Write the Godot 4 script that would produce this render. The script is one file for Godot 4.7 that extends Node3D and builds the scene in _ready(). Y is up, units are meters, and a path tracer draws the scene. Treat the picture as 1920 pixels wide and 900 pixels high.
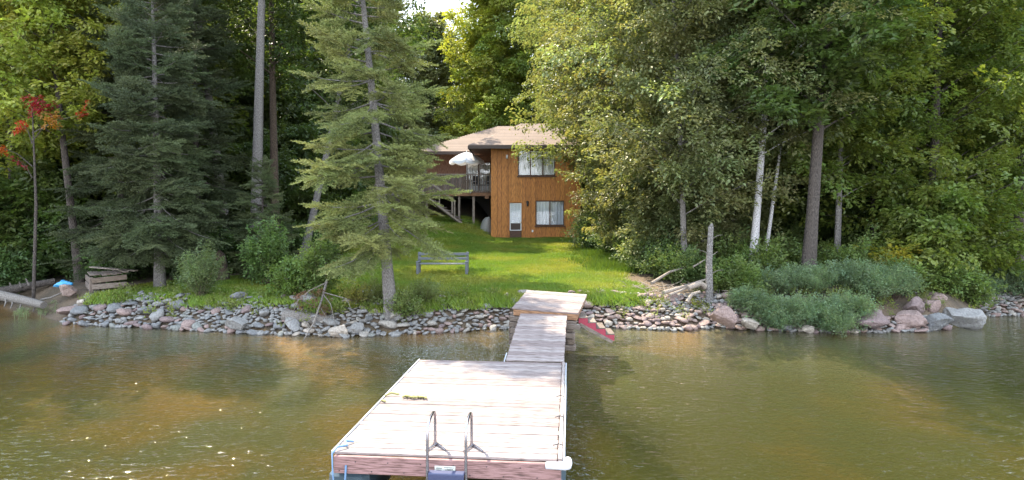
extends Node3D
# A lake shore seen from over the water: dock, stone bank, lawn, cedar cabin and forest.
# Pixel directions of the photograph (1920 x 900): focal length 1200 px, horizon at row 377, eye 3.2 m above the water.
const FOCAL := 1200.0
const EYE := 3.2
const SUN_AZ := 41.0
const SUN_EL := 53.0

var rng := RandomNumberGenerator.new()
var used := {}
var M := {}
var land_noise := FastNoiseLite.new()

# ---------------------------------------------------------------- helpers
func lin(r: float, g: float, b: float) -> Color:
	return Color(r, g, b).linear_to_srgb()

func at(x: float, y: float, d: float) -> Vector3:
	return Vector3((x - 960.0) / FOCAL * d, EYE + (377.0 - y) / FOCAL * d, -d)

func wx(x: float, d: float) -> float:
	return (x - 960.0) / FOCAL * d

func rr(a: float, b: float) -> float:
	return rng.randf_range(a, b)

func rdir() -> Vector3:
	return Vector3(rng.randfn(), rng.randfn(), rng.randfn()).normalized()

func numbered(called: String) -> String:
	var k: int = used.get(called, -1) + 1
	used[called] = k
	return called if k == 0 else "%s_%03d" % [called, k]

func thing(called: String, label: String, category: String, where := Vector3.ZERO, group := "") -> Node3D:
	var o := Node3D.new()
	o.name = numbered(called)
	add_child(o)
	o.position = where
	tag(o, label, category, group)
	return o

func tag(o: Node, label: String, category: String, group := "", kind := "") -> void:
	if label: o.set_meta("label", label)
	if category: o.set_meta("category", category)
	if group: o.set_meta("group", group)
	if kind: o.set_meta("kind", kind)

func part(called: String, mesh: Mesh, mat: Material, parent: Node, xf := Transform3D()) -> MeshInstance3D:
	var o := MeshInstance3D.new()
	o.mesh = mesh
	o.material_override = mat
	o.transform = xf
	o.name = numbered(called) if parent == self else called
	parent.add_child(o, true)
	return o

class MB:
	var v := PackedVector3Array()
	var n := PackedVector3Array()
	var uv := PackedVector2Array()
	var c := PackedColorArray()
	var ix := PackedInt32Array()
	var smooth := true
	var tint := Color(1, 1, 1)
	var off := Vector2.ZERO

	# a flat polygon (3 or 4 corners) whose normal is on the side of hint
	func poly(p: Array, hint: Vector3, u := Vector3.RIGHT, w := Vector3.UP) -> void:
		var nn: Vector3 = (p[2] - p[0]).cross(p[1] - p[0])
		if nn.length_squared() < 1e-14:
			return
		nn = nn.normalized()
		var flip := nn.dot(hint) < 0.0
		if flip: nn = -nn
		var b := v.size()
		for q: Vector3 in p:
			v.append(q); n.append(nn); c.append(tint)
			uv.append(Vector2(q.dot(u), q.dot(w)) + off)
		for k in range(1, p.size() - 1):
			if flip: ix.append_array([b, b + k + 1, b + k])
			else: ix.append_array([b, b + k, b + k + 1])

	# a box with chamfered edges; u runs along its longest side
	func box(center: Vector3, size: Vector3, basis := Basis(), bev := 0.0) -> void:
		var h := size * 0.5
		var ax := [basis.x, basis.y, basis.z]
		var lo := 0
		if size.y > size[lo]: lo = 1
		if size.z > size[lo]: lo = 2
		bev = minf(bev, minf(h.x, minf(h.y, h.z)) * 0.6)
		for a in 3:
			var i := (a + 1) % 3
			var j := (a + 2) % 3
			var ua: Vector3 = ax[i] if i == lo else ax[j]
			var wa: Vector3 = ax[j] if i == lo else ax[i]
			if a == lo: ua = ax[i]; wa = ax[j]
			for s in [-1.0, 1.0]:
				var p := []
				for q in [[-1, -1], [1, -1], [1, 1], [-1, 1]]:
					p.append(center + ax[a] * s * h[a] + ax[i] * q[0] * (h[i] - bev) + ax[j] * q[1] * (h[j] - bev))
				poly(p, ax[a] * s, ua, wa)
			if bev > 0.0:
				for s in [-1.0, 1.0]:
					for t in [-1.0, 1.0]:
						var p := []
						for e in [[0, -1], [0, 1], [1, 1], [1, -1]]:
							var hi: float = h[i] if e[0] == 0 else h[i] - bev
							var hj: float = h[j] - bev if e[0] == 0 else h[j]
							p.append(center + ax[i] * s * hi + ax[j] * t * hj + ax[a] * e[1] * (h[a] - bev))
						poly(p, ax[i] * s + ax[j] * t, ax[a], ax[j])
		if bev > 0.0:
			for sx in [-1.0, 1.0]:
				for sy in [-1.0, 1.0]:
					for sz in [-1.0, 1.0]:
						var p := []
						for k in 3:
							var q := h - Vector3.ONE * bev
							q[k] = h[k]
							p.append(center + ax[0] * sx * q.x + ax[1] * sy * q.y + ax[2] * sz * q.z)
						poly(p, ax[0] * sx + ax[1] * sy + ax[2] * sz)

	func tube(pts: Array, radii: Array, sides := 8, caps := true) -> void:
		var first := v.size()
		var count := pts.size()
		var side := Vector3.ZERO
		var run := 0.0
		for k in count:
			var dir: Vector3 = (pts[mini(k + 1, count - 1)] - pts[maxi(k - 1, 0)]).normalized()
			if side == Vector3.ZERO:
				side = dir.cross(Vector3.UP if absf(dir.y) < 0.9 else Vector3.RIGHT).normalized()
			else:
				side = (side - dir * side.dot(dir)).normalized()
				run += (pts[k] - pts[k - 1]).length()
			var other := dir.cross(side)
			for s in sides + 1:
				var a := TAU * s / sides
				var d := side * cos(a) + other * sin(a)
				v.append(pts[k] + d * radii[k]); n.append(d); c.append(tint)
				uv.append(Vector2(run, a * maxf(radii[0], 0.02)) + off)
		var w := sides + 1
		for k in count - 1:
			for s in sides:
				var a := first + k * w + s
				ix.append_array([a, a + w, a + 1, a + 1, a + w, a + w + 1])
		if caps:
			for e in [0, count - 1]:
				var dir: Vector3 = (pts[0] - pts[1]) if e == 0 else (pts[count - 1] - pts[count - 2])
				for s in range(1, sides - 1):
					poly([v[first + e * w], v[first + e * w + s], v[first + e * w + s + 1]], dir)

	func tri(a: Vector3, b: Vector3, d: Vector3) -> void:
		var k := v.size()
		v.append_array([a, b, d])
		c.append_array([tint, tint, tint])
		ix.append_array([k, k + 1, k + 2])

	func mesh() -> ArrayMesh:
		var arr := []
		arr.resize(Mesh.ARRAY_MAX)
		arr[Mesh.ARRAY_VERTEX] = v
		if n.size() == v.size(): arr[Mesh.ARRAY_NORMAL] = n
		if uv.size() == v.size(): arr[Mesh.ARRAY_TEX_UV] = uv
		arr[Mesh.ARRAY_COLOR] = c
		arr[Mesh.ARRAY_INDEX] = ix
		var m := ArrayMesh.new()
		m.add_surface_from_arrays(Mesh.PRIMITIVE_TRIANGLES, arr)
		return m

func one_box(size: Vector3, bev := 0.0, off := Vector2.ZERO) -> ArrayMesh:
	var b := MB.new()
	b.off = off
	b.box(Vector3.ZERO, size, Basis(), bev)
	return b.mesh()

func box_part(called: String, center: Vector3, size: Vector3, mat: Material, parent: Node, bev := 0.006, basis := Basis()) -> MeshInstance3D:
	return part(called, one_box(size, bev, Vector2(rr(0, 9), rr(0, 9))), mat, parent, Transform3D(basis, center))

func noise_tex(seed_: int, freq: float, stops: Array, octaves := 5, size := 512, kind := FastNoiseLite.TYPE_SIMPLEX_SMOOTH) -> NoiseTexture2D:
	var f := FastNoiseLite.new()
	f.seed = seed_
	f.noise_type = kind
	f.frequency = freq
	f.fractal_octaves = octaves
	var t := NoiseTexture2D.new()
	t.width = size
	t.height = size
	t.seamless = true
	t.noise = f
	if stops:
		var g := Gradient.new()
		var o := PackedFloat32Array()
		var c := PackedColorArray()
		for s in stops:
			o.append(s[0]); c.append(s[1])
		g.offsets = o
		g.colors = c
		t.color_ramp = g
	return t

func mat(called: String, color: Color, rough := 0.9, tex: Texture2D = null, uvs := Vector3.ONE, tri := true, bump: Texture2D = null, bump_cm := 1.0) -> StandardMaterial3D:
	var m := StandardMaterial3D.new()
	m.resource_name = called
	m.albedo_color = color
	m.roughness = rough
	m.albedo_texture = tex
	m.uv1_scale = uvs
	m.uv1_triplanar = tri and (tex != null or bump != null)
	if bump:
		m.heightmap_enabled = true
		m.heightmap_texture = bump
		m.heightmap_scale = bump_cm
	M[called] = m
	return m

# ---------------------------------------------------------------- the shore
var shore := []      # world x -> depth of the waterline

func make_shore() -> void:
	for q in [[-700, 572], [-300, 574], [0, 577], [70, 592], [130, 606], [330, 616], [450, 622], [640, 629], [780, 624], [950, 615], [1090, 611], [1180, 613], [1260, 618], [1340, 612], [1420, 617], [1520, 621], [1620, 621], [1720, 619], [1830, 612], [1850, 592], [1960, 588], [2300, 590], [2700, 590]]:
		var d: float = EYE * FOCAL / (q[1] - 377.0)
		shore.append(Vector2(wx(q[0], d), d))

func shore_depth(x: float) -> float:
	if x <= shore[0].x: return shore[0].y
	for k in range(1, shore.size()):
		if x < shore[k].x:
			return lerpf(shore[k - 1].y, shore[k].y, (x - shore[k - 1].x) / (shore[k].x - shore[k - 1].x))
	return shore[-1].y

func bank_height(x: float) -> float:
	return 0.62 + 0.1 * land_noise.get_noise_1d(x * 9.0)

func height(x: float, d: float) -> float:
	var t := d - shore_depth(x)
	var n := land_noise.get_noise_2d(x * 12.0, d * 12.0)
	if t < 0.0:
		return maxf(-0.02 + 0.13 * t, -1.9) + 0.10 * n * smoothstep(0.0, -1.5, t) + 0.05 * land_noise.get_noise_2d(x * 40.0, d * 40.0) * smoothstep(0.0, -0.8, t)
	var b := bank_height(x)
	if t < 1.15:
		return -0.02 + (b + 0.02) * pow(t / 1.15, 0.85)
	var h := b + 0.0255 * (t - 1.15) + 0.03 * n
	h += 0.115 * maxf(0.0, d - 30.0) * smoothstep(-0.9, -3.0, x)
	h += 0.05 * maxf(0.0, d - 24.0) * smoothstep(-6.0, -12.0, x)
	h += 0.04 * maxf(0.0, d - 21.0) * smoothstep(6.0, 10.0, x) * (1.0 - smoothstep(17.0, 22.0, x))
	h += 0.10 * maxf(0.0, minf(d, 90.0) - 48.0)
	return h

func lawn(x: float, d: float) -> float:
	var t := d - shore_depth(x)
	var e := 0.8 * land_noise.get_noise_2d(x * 15.0, d * 15.0)
	var left := -11.2 if d < 19.5 else lerpf(-11.2, -6.4, clampf((d - 19.5) / 3.0, 0, 1))
	if d > 22.5: left = -6.4 - (d - 22.5) * 0.15
	var right := lerpf(3.1, 4.4, clampf((d - 17.0) / 11.0, 0, 1))
	var m := smoothstep(0.75, 1.15, t + 0.3 * e) * smoothstep(left - 0.4, left + 0.4, x + e) * smoothstep(right + 0.35, right - 0.25, x + e)
	if d > 37.5: m *= 1.0 - smoothstep(37.5, 42.0, d)
	if d > 28.0: m = maxf(m, smoothstep(0.76, 0.79, x / d))
	return m

func ticks(stops: Array) -> PackedFloat32Array:
	var o := PackedFloat32Array()
	for k in range(stops.size() - 1):
		var a: float = stops[k][0]
		var b: float = stops[k + 1][0]
		var c := int(ceil((b - a) / stops[k][1]))
		for i in c:
			o.append(a + (b - a) * i / c)
	o.append(stops[-1][0])
	return o

func sheet(xs: PackedFloat32Array, ds: PackedFloat32Array, hf: Callable, cf: Callable) -> ArrayMesh:
	var b := MB.new()
	var w := xs.size()
	for d in ds:
		for x in xs:
			b.v.append(Vector3(x, hf.call(x, d), -d))
			b.c.append(cf.call(x, d))
	b.n.resize(b.v.size())
	for j in ds.size():
		for i in w:
			var l := b.v[j * w + maxi(i - 1, 0)]
			var r := b.v[j * w + mini(i + 1, w - 1)]
			var f := b.v[maxi(j - 1, 0) * w + i]
			var k := b.v[mini(j + 1, ds.size() - 1) * w + i]
			b.n[j * w + i] = (r - l).cross(k - f).normalized()
	for j in ds.size() - 1:
		for i in w - 1:
			var a := j * w + i
			b.ix.append_array([a, a + w, a + 1, a + 1, a + w, a + w + 1])
	return b.mesh()

func ground_color(x: float, d: float) -> Color:
	var t := d - shore_depth(x)
	var n := land_noise.get_noise_2d(x * 25.0, d * 25.0 + 500.0)
	var n2 := land_noise.get_noise_2d(x * 90.0 + 300.0, d * 90.0)
	if t < 0.0:
		# silt: rust-coloured sand, with patches of dark weed
		var sand := Color(0.30, 0.135, 0.012).lerp(Color(0.10, 0.085, 0.020), clampf(0.5 + n + 0.6 * smoothstep(-5.0, 3.0, x), 0, 1))
		var weed := Color(0.10, 0.095, 0.03)
		return sand.lerp(weed, clampf(smoothstep(0.05, 0.5, n2 + 0.8 * n), 0, 0.8))
	var soil := Color(0.10, 0.072, 0.045).lerp(Color(0.17, 0.115, 0.07), clampf(0.5 + 1.2 * n2, 0, 1))
	var grass := Color(0.11, 0.17, 0.02).lerp(Color(0.18, 0.20, 0.04), clampf(0.4 + 1.3 * n, 0, 1))
	return soil.lerp(grass, lawn(x, d))

func make_ground() -> void:
	var xs := ticks([[-160, 12], [-40, 2.5], [-20, 0.6], [-15, 0.22], [15, 0.6], [22, 2.5], [40, 12], [160, 1]])
	var ds := ticks([[-120, 15], [0, 1.0], [5, 0.4], [13, 0.16], [20, 0.4], [30, 0.9], [50, 3], [95, 20], [260, 1]])
	var g := part("ground", sheet(xs, ds, height, ground_color), M.soil, self)
	g.set_meta("kind", "structure")

func make_water() -> void:
	var a := FastNoiseLite.new()
	a.seed = 5
	a.frequency = 0.55
	a.fractal_octaves = 3
	var b := FastNoiseLite.new()
	b.seed = 9
	b.frequency = 1.7
	b.fractal_octaves = 2
	var xs := ticks([[-160, 12], [-40, 2], [-16, 0.11], [16, 2], [40, 12], [160, 1]])
	var ds := ticks([[-120, 12], [0, 1.0], [5, 0.07], [19, 0.5], [21, 1]])
	var hf := func(x: float, d: float) -> float:
		var open := 1.0 - 0.6 * smoothstep(11.0, 16.0, d)
		return open * (0.013 * a.get_noise_2d(x * 0.7 + d * 0.3, d * 1.7) + 0.004 * b.get_noise_2d(x * 0.8, d * 1.8))
	var cf := func(_x: float, _d: float) -> Color: return Color(1, 1, 1)
	var w := part("lake_water", sheet(xs, ds, hf, cf), M.water, self)
	w.set_meta("kind", "structure")
	var fog := FogVolume.new()
	fog.name = "lake_murk"
	fog.shape = RenderingServer.FOG_VOLUME_SHAPE_BOX
	fog.size = Vector3(310, 2.6, 139)
	fog.position = Vector3(0, -1.335, 49.5)
	var fm := FogMaterial.new()
	fm.albedo = lin(0.074, 0.076, 0.012)
	fm.density = 0.50
	fog.material = fm
	fog.set_meta("kind", "structure")
	add_child(fog)

# ---------------------------------------------------------------- materials
func make_materials() -> void:
	var fine := noise_tex(3, 0.03, [])
	var grit := noise_tex(11, 0.06, [[0.0, Color(0.62, 0.62, 0.62)], [0.5, Color(0.86, 0.86, 0.86)], [1.0, Color(1, 1, 1)]])
	var soil := mat("soil", Color.WHITE, 0.95, grit, Vector3.ONE * 0.7, true, fine, 3.0)
	soil.vertex_color_use_as_albedo = true
	soil.uv1_world_triplanar = true
	var w := mat("water", Color(lin(0.05, 0.05, 0.018), 0.05), 0.03)
	w.transparency = BaseMaterial3D.TRANSPARENCY_ALPHA
	w.heightmap_enabled = true
	w.heightmap_texture = noise_tex(21, 0.016, [], 4)
	w.heightmap_scale = 1.5
	w.uv1_triplanar = true
	w.uv1_world_triplanar = true
	w.uv1_scale = Vector3(0.45, 0.9, 0.9)
	# wood
	var grain := noise_tex(31, 0.02, [[0.0, lin(0.22, 0.19, 0.17)], [0.32, lin(0.55, 0.50, 0.47)], [0.55, lin(0.88, 0.85, 0.83)], [1.0, lin(1, 1, 1)]], 6)
	var gb := noise_tex(31, 0.02, [], 6)
	for k in 4:
		var t: Color = [lin(0.235, 0.190, 0.178), lin(0.265, 0.220, 0.208), lin(0.205, 0.160, 0.150), lin(0.285, 0.245, 0.232)][k]
		mat("dock%d" % k, t, 0.75, grain, Vector3(0.35, 5.0, 1), false, gb, 0.25)
		t = [lin(0.58, 0.225, 0.040), lin(0.52, 0.195, 0.034), lin(0.62, 0.25, 0.048), lin(0.55, 0.21, 0.040)][k]
		mat("cedar%d" % k, t, 0.6, grain, Vector3(0.3, 4.0, 1), false, gb, 0.2)
		t = [lin(0.17, 0.135, 0.11), lin(0.145, 0.112, 0.09), lin(0.20, 0.16, 0.13), lin(0.155, 0.115, 0.085)][k]
		mat("oldwood%d" % k, t, 0.9, grain, Vector3(0.5, 6.0, 1), false, gb, 0.5)
	mat("fascia", lin(0.27, 0.15, 0.14), 0.7, grain, Vector3(0.35, 4.0, 1), false, gb, 0.3)
	mat("freshwood", lin(0.28, 0.15, 0.075), 0.8, grain, Vector3(0.4, 4.0, 1), false, gb, 0.3)
	mat("trim", lin(0.11, 0.05, 0.025), 0.6, grain, Vector3(0.4, 4.0, 1), false)
	mat("dark_trim", lin(0.05, 0.028, 0.018), 0.55)
	mat("deckwood", lin(0.26, 0.13, 0.075), 0.8, grain, Vector3(0.4, 4.0, 1), false, gb, 0.3)
	mat("deckgrey", lin(0.30, 0.25, 0.20), 0.8, grain, Vector3(0.4, 4.0, 1), false, gb, 0.3)
	mat("basement", lin(0.17, 0.16, 0.15), 0.9)
	mat("inside", lin(0.30, 0.28, 0.25), 0.9)
	mat("white_paint", lin(0.72, 0.72, 0.70), 0.45)
	mat("curtain", lin(0.78, 0.78, 0.74), 0.9)
	mat("blind", lin(0.70, 0.74, 0.80), 0.8)  # pale blue stands in for sky reflected in the glass
	mat("umbrella_cloth", lin(0.80, 0.78, 0.76), 0.85)
	mat("umbrella_grey", lin(0.42, 0.41, 0.42), 0.85)
	M.umbrella_cloth.backlight_enabled = true
	M.umbrella_cloth.backlight = Color(0.5, 0.5, 0.5)
	var shing := noise_tex(41, 0.08, [[0.0, lin(0.55, 0.5, 0.48)], [1.0, lin(1, 1, 1)]], 3, 256)
	mat("shingle", lin(0.20, 0.145, 0.115), 0.85, shing, Vector3(2.2, 2.2, 2.2), true, shing, 1.0)
	for q in 3:
		mat("shingle%d" % q, [lin(0.205, 0.15, 0.118), lin(0.175, 0.128, 0.10), lin(0.225, 0.163, 0.128)][q], 0.85, shing, Vector3(2.2, 2.2, 2.2))
	var g := mat("glass", Color(lin(0.02, 0.025, 0.03), 0.1), 0.02)
	g.transparency = BaseMaterial3D.TRANSPARENCY_ALPHA
	g.metallic_specular = 0.7
	# metal, plastic, cloth
	mat("chrome", lin(0.30, 0.28, 0.30), 0.25)
	M.chrome.metallic = 1.0
	mat("brass", lin(0.55, 0.36, 0.16), 0.28)
	M.brass.metallic = 1.0
	mat("grey_metal", lin(0.33, 0.34, 0.37), 0.5)
	mat("step_blue", lin(0.035, 0.04, 0.085), 0.45)
	mat("float_plastic", lin(0.035, 0.055, 0.07), 0.4)
	mat("bumper", lin(0.55, 0.54, 0.57), 0.5)
	mat("sign", lin(0.55, 0.54, 0.48), 0.5)
	mat("ink", lin(0.05, 0.06, 0.055), 0.6)
	mat("rope_yellow", lin(0.33, 0.30, 0.10), 0.9, grit, Vector3.ONE * 6.0)
	mat("rope_blue", lin(0.12, 0.20, 0.32), 0.8)
	mat("red_paint", lin(0.36, 0.035, 0.06), 0.7, grit, Vector3.ONE * 2.0)
	mat("bench_paint", lin(0.15, 0.16, 0.165), 0.7, grit, Vector3.ONE * 2.0)
	mat("tarp", lin(0.05, 0.25, 0.46), 0.45)
	mat("plant_stem", lin(0.14, 0.17, 0.07), 0.8)
	mat("black_metal", lin(0.02, 0.02, 0.022), 0.5)
	mat("tank", lin(0.36, 0.35, 0.31), 0.5, grit, Vector3.ONE)
	# stone
	var mott := noise_tex(51, 0.025, [[0.0, lin(0.45, 0.42, 0.42)], [0.45, lin(0.8, 0.78, 0.78)], [0.7, lin(1, 1, 1)], [1.0, lin(0.85, 0.8, 0.72)]], 6)
	var rb := noise_tex(53, 0.02, [], 6)
	var k := 0
	for t: Color in [lin(0.225, 0.215, 0.20), lin(0.16, 0.158, 0.155), lin(0.29, 0.26, 0.22), lin(0.25, 0.175, 0.15), lin(0.19, 0.135, 0.125), lin(0.35, 0.30, 0.245), lin(0.27, 0.195, 0.165), lin(0.19, 0.188, 0.165)]:
		var s := mat("stone%d" % k, t, 0.85, mott, Vector3.ONE * 1.3, true, rb, 2.5)
		s.uv1_world_triplanar = true
		k += 1
	mat("pale_stone", lin(0.62, 0.60, 0.57), 0.8, mott, Vector3.ONE * 1.3, true, rb, 1.5)
	# bark
	var bk := noise_tex(61, 0.03, [[0.0, lin(0.18, 0.17, 0.16)], [0.42, lin(0.50, 0.48, 0.46)], [0.62, lin(0.9, 0.88, 0.85)], [1.0, lin(1, 1, 1)]], 6)
	var bb := noise_tex(61, 0.03, [], 5)
	mat("bark_grey", lin(0.30, 0.275, 0.26), 0.95, bk, Vector3(3.4, 0.8, 3.4), true, bb, 5.0)
	mat("bark_dark", lin(0.13, 0.105, 0.09), 0.95, bk, Vector3(3.4, 0.6, 3.4), true, bb, 6.0)
	mat("bark_brown", lin(0.19, 0.135, 0.10), 0.95, bk, Vector3(3.4, 0.6, 3.4), true, bb, 6.0)
	var bi := noise_tex(67, 0.035, [[0.0, lin(0.05, 0.045, 0.04)], [0.3, lin(0.10, 0.09, 0.085)], [0.38, lin(0.75, 0.72, 0.70)], [1.0, lin(1, 1, 1)]], 4)
	mat("bark_birch", lin(0.62, 0.60, 0.60), 0.8, bi, Vector3(0.8, 2.6, 0.8), true, bb, 1.0)
	mat("driftwood", lin(0.22, 0.195, 0.175), 0.95, bk, Vector3(2.0, 2.0, 2.0), true, bb, 2.0)
	mat("deadwood", lin(0.36, 0.30, 0.25), 0.95, bk, Vector3(2.0, 2.0, 2.0), true, bb, 2.0)
	# foliage: colours come with the vertices and the copies (linear)
	for q in [["leaf", 0.45, 1.0], ["needle", 0.7, 0.6], ["blade", 0.55, 0.9]]:
		var f := mat(q[0], Color.WHITE, q[1])
		f.vertex_color_use_as_albedo = true
		f.backlight_enabled = true
		f.backlight = Color(q[2], q[2], q[2] * 0.72)

# ---------------------------------------------------------------- stones
func ico() -> Array:
	var p := []
	var t := (1.0 + sqrt(5.0)) / 2.0
	for q in [[-1, t, 0], [1, t, 0], [-1, -t, 0], [1, -t, 0], [0, -1, t], [0, 1, t], [0, -1, -t], [0, 1, -t], [t, 0, -1], [t, 0, 1], [-t, 0, -1], [-t, 0, 1]]:
		p.append(Vector3(q[0], q[1], q[2]).normalized())
	return [p, [[0, 11, 5], [0, 5, 1], [0, 1, 7], [0, 7, 10], [0, 10, 11], [1, 5, 9], [5, 11, 4], [11, 10, 2], [10, 7, 6], [7, 1, 8], [3, 9, 4], [3, 4, 2], [3, 2, 6], [3, 6, 8], [3, 8, 9], [4, 9, 5], [2, 4, 11], [6, 2, 10], [8, 6, 7], [9, 8, 1]]]

# a stone about 1 m across: a ball split once or twice, cut by a few planes, a little lumpy
func stone_mesh(levels: int, cuts: int, flat: float, lump := 0.10) -> ArrayMesh:
	var b := ico()
	for l in levels:
		var seen := {}
		var tris := []
		for f in b[1]:
			var m := []
			for e in 3:
				var k := Vector2i(mini(f[e], f[(e + 1) % 3]), maxi(f[e], f[(e + 1) % 3]))
				if not seen.has(k):
					seen[k] = b[0].size()
					b[0].append((b[0][k.x] + b[0][k.y]).normalized())
				m.append(seen[k])
			tris.append_array([[f[0], m[0], m[2]], [f[1], m[1], m[0]], [f[2], m[2], m[1]], m])
		b[1] = tris
	var planes := []
	for k in cuts:
		planes.append([rdir(), rr(0.45, 0.85)])
	var o := MB.new()
	var sd := rng.randi() % 1000
	for q: Vector3 in b[0]:
		var p := q
		for c in planes:
			var e: float = p.dot(c[0]) - c[1]
			if e > 0: p -= c[0] * e * 0.92
		p *= 1.0 + lump * land_noise.get_noise_3dv(q * 90.0 + Vector3.ONE * sd)
		o.v.append(Vector3(p.x, p.y * flat, p.z) * 0.5)
		o.c.append(Color.WHITE)
	o.n.resize(o.v.size())
	for f in b[1]:
		var nn := (o.v[f[2]] - o.v[f[0]]).cross(o.v[f[1]] - o.v[f[0]])
		var order := [f[0], f[1], f[2]]
		if nn.dot(o.v[f[0]]) < 0:
			nn = -nn
			order = [f[0], f[2], f[1]]
		o.ix.append_array(order)
		for e in 3: o.n[f[e]] += nn
	for k in o.n.size(): o.n[k] = o.n[k].normalized()
	return o.mesh()

func stone_bank(o: Node3D, x0: float, x1: float, most: int, tones: Callable, sizes: Vector2, far := 1.18) -> void:
	var kinds := []
	for k in 12: kinds.append(stone_mesh(1, 9, rr(0.45, 0.8), 0.25))
	var list := []
	var grid := {}
	for k in 9000:
		var x := rr(x0, x1)
		var t := rr(-0.14, far) if rng.randf() < 2.0 else rr(-1.6, -0.2)
		var s := sizes.x + (sizes.y - sizes.x) * pow(rng.randf(), 3.0)
		if t < 0.35 and t > 0.0: s *= 1.2
		if t < -0.08: s = minf(s, 0.26)
		var d := shore_depth(x) + t
		var p := Vector3(x, height(x, d) + 0.04, -d)
		var ok := true
		var cell := Vector2i(int(floor(x / 0.4)), int(floor(d / 0.4)))
		for i in range(-1, 2):
			for j in range(-1, 2):
				for q in grid.get(cell + Vector2i(i, j), []):
					if q[0].distance_to(p) < (q[1] + s) * 0.33: ok = false
		if not ok: continue
		if not grid.has(cell): grid[cell] = []
		grid[cell].append([p, s])
		list.append([p, s])
	list.sort_custom(func(a, b): return a[1] > b[1])
	var rest := MB.new()
	var rest_list := []
	for k in list.size():
		var p: Vector3 = list[k][0]
		var s: float = list[k][1]
		var bs := Basis.from_euler(Vector3(rr(-0.35, 0.35), rr(0, TAU), rr(-0.35, 0.35))).scaled_local(Vector3(s * rr(1.0, 1.7), s * rr(0.7, 1.15), s * rr(0.9, 1.2)))
		var xf := Transform3D(bs, p - o.position + Vector3(0, s * 0.10 - (0.06 if p.y < 0.0 else 0.0), 0))
		if k < most:
			part("stone", kinds[rng.randi() % 12], M["stone%d" % tones.call(p.x)], o, xf)
		else:
			rest_list.append(xf)
	if rest_list:
		var st := SurfaceTool.new()
		st.begin(Mesh.PRIMITIVE_TRIANGLES)
		for xf in rest_list:
			st.append_from(kinds[rng.randi() % 12], 0, xf)
		var r := part("small_stones", st.commit(), M.stone0, o)
		r.set_meta("kind", "stuff")

func boulder(label: String, px: float, py: float, d: float, w: float, h: float, tone: String, turn := 0.0, flat := 1.0, deep := 0.9, group := "") -> Node3D:
	var o := thing("boulder", label, "boulder", at(px, py, d), group)
	var m := stone_mesh(3, 16, 1.0, 0.22)
	part("rock", m, M[tone], o, Transform3D(Basis.from_euler(Vector3(rr(-0.2, 0.2), turn, rr(-0.15, 0.15))).scaled_local(Vector3(w, h * 1.35, w * deep)), Vector3(0, h * 0.42 * flat, 0)))
	return o

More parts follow.
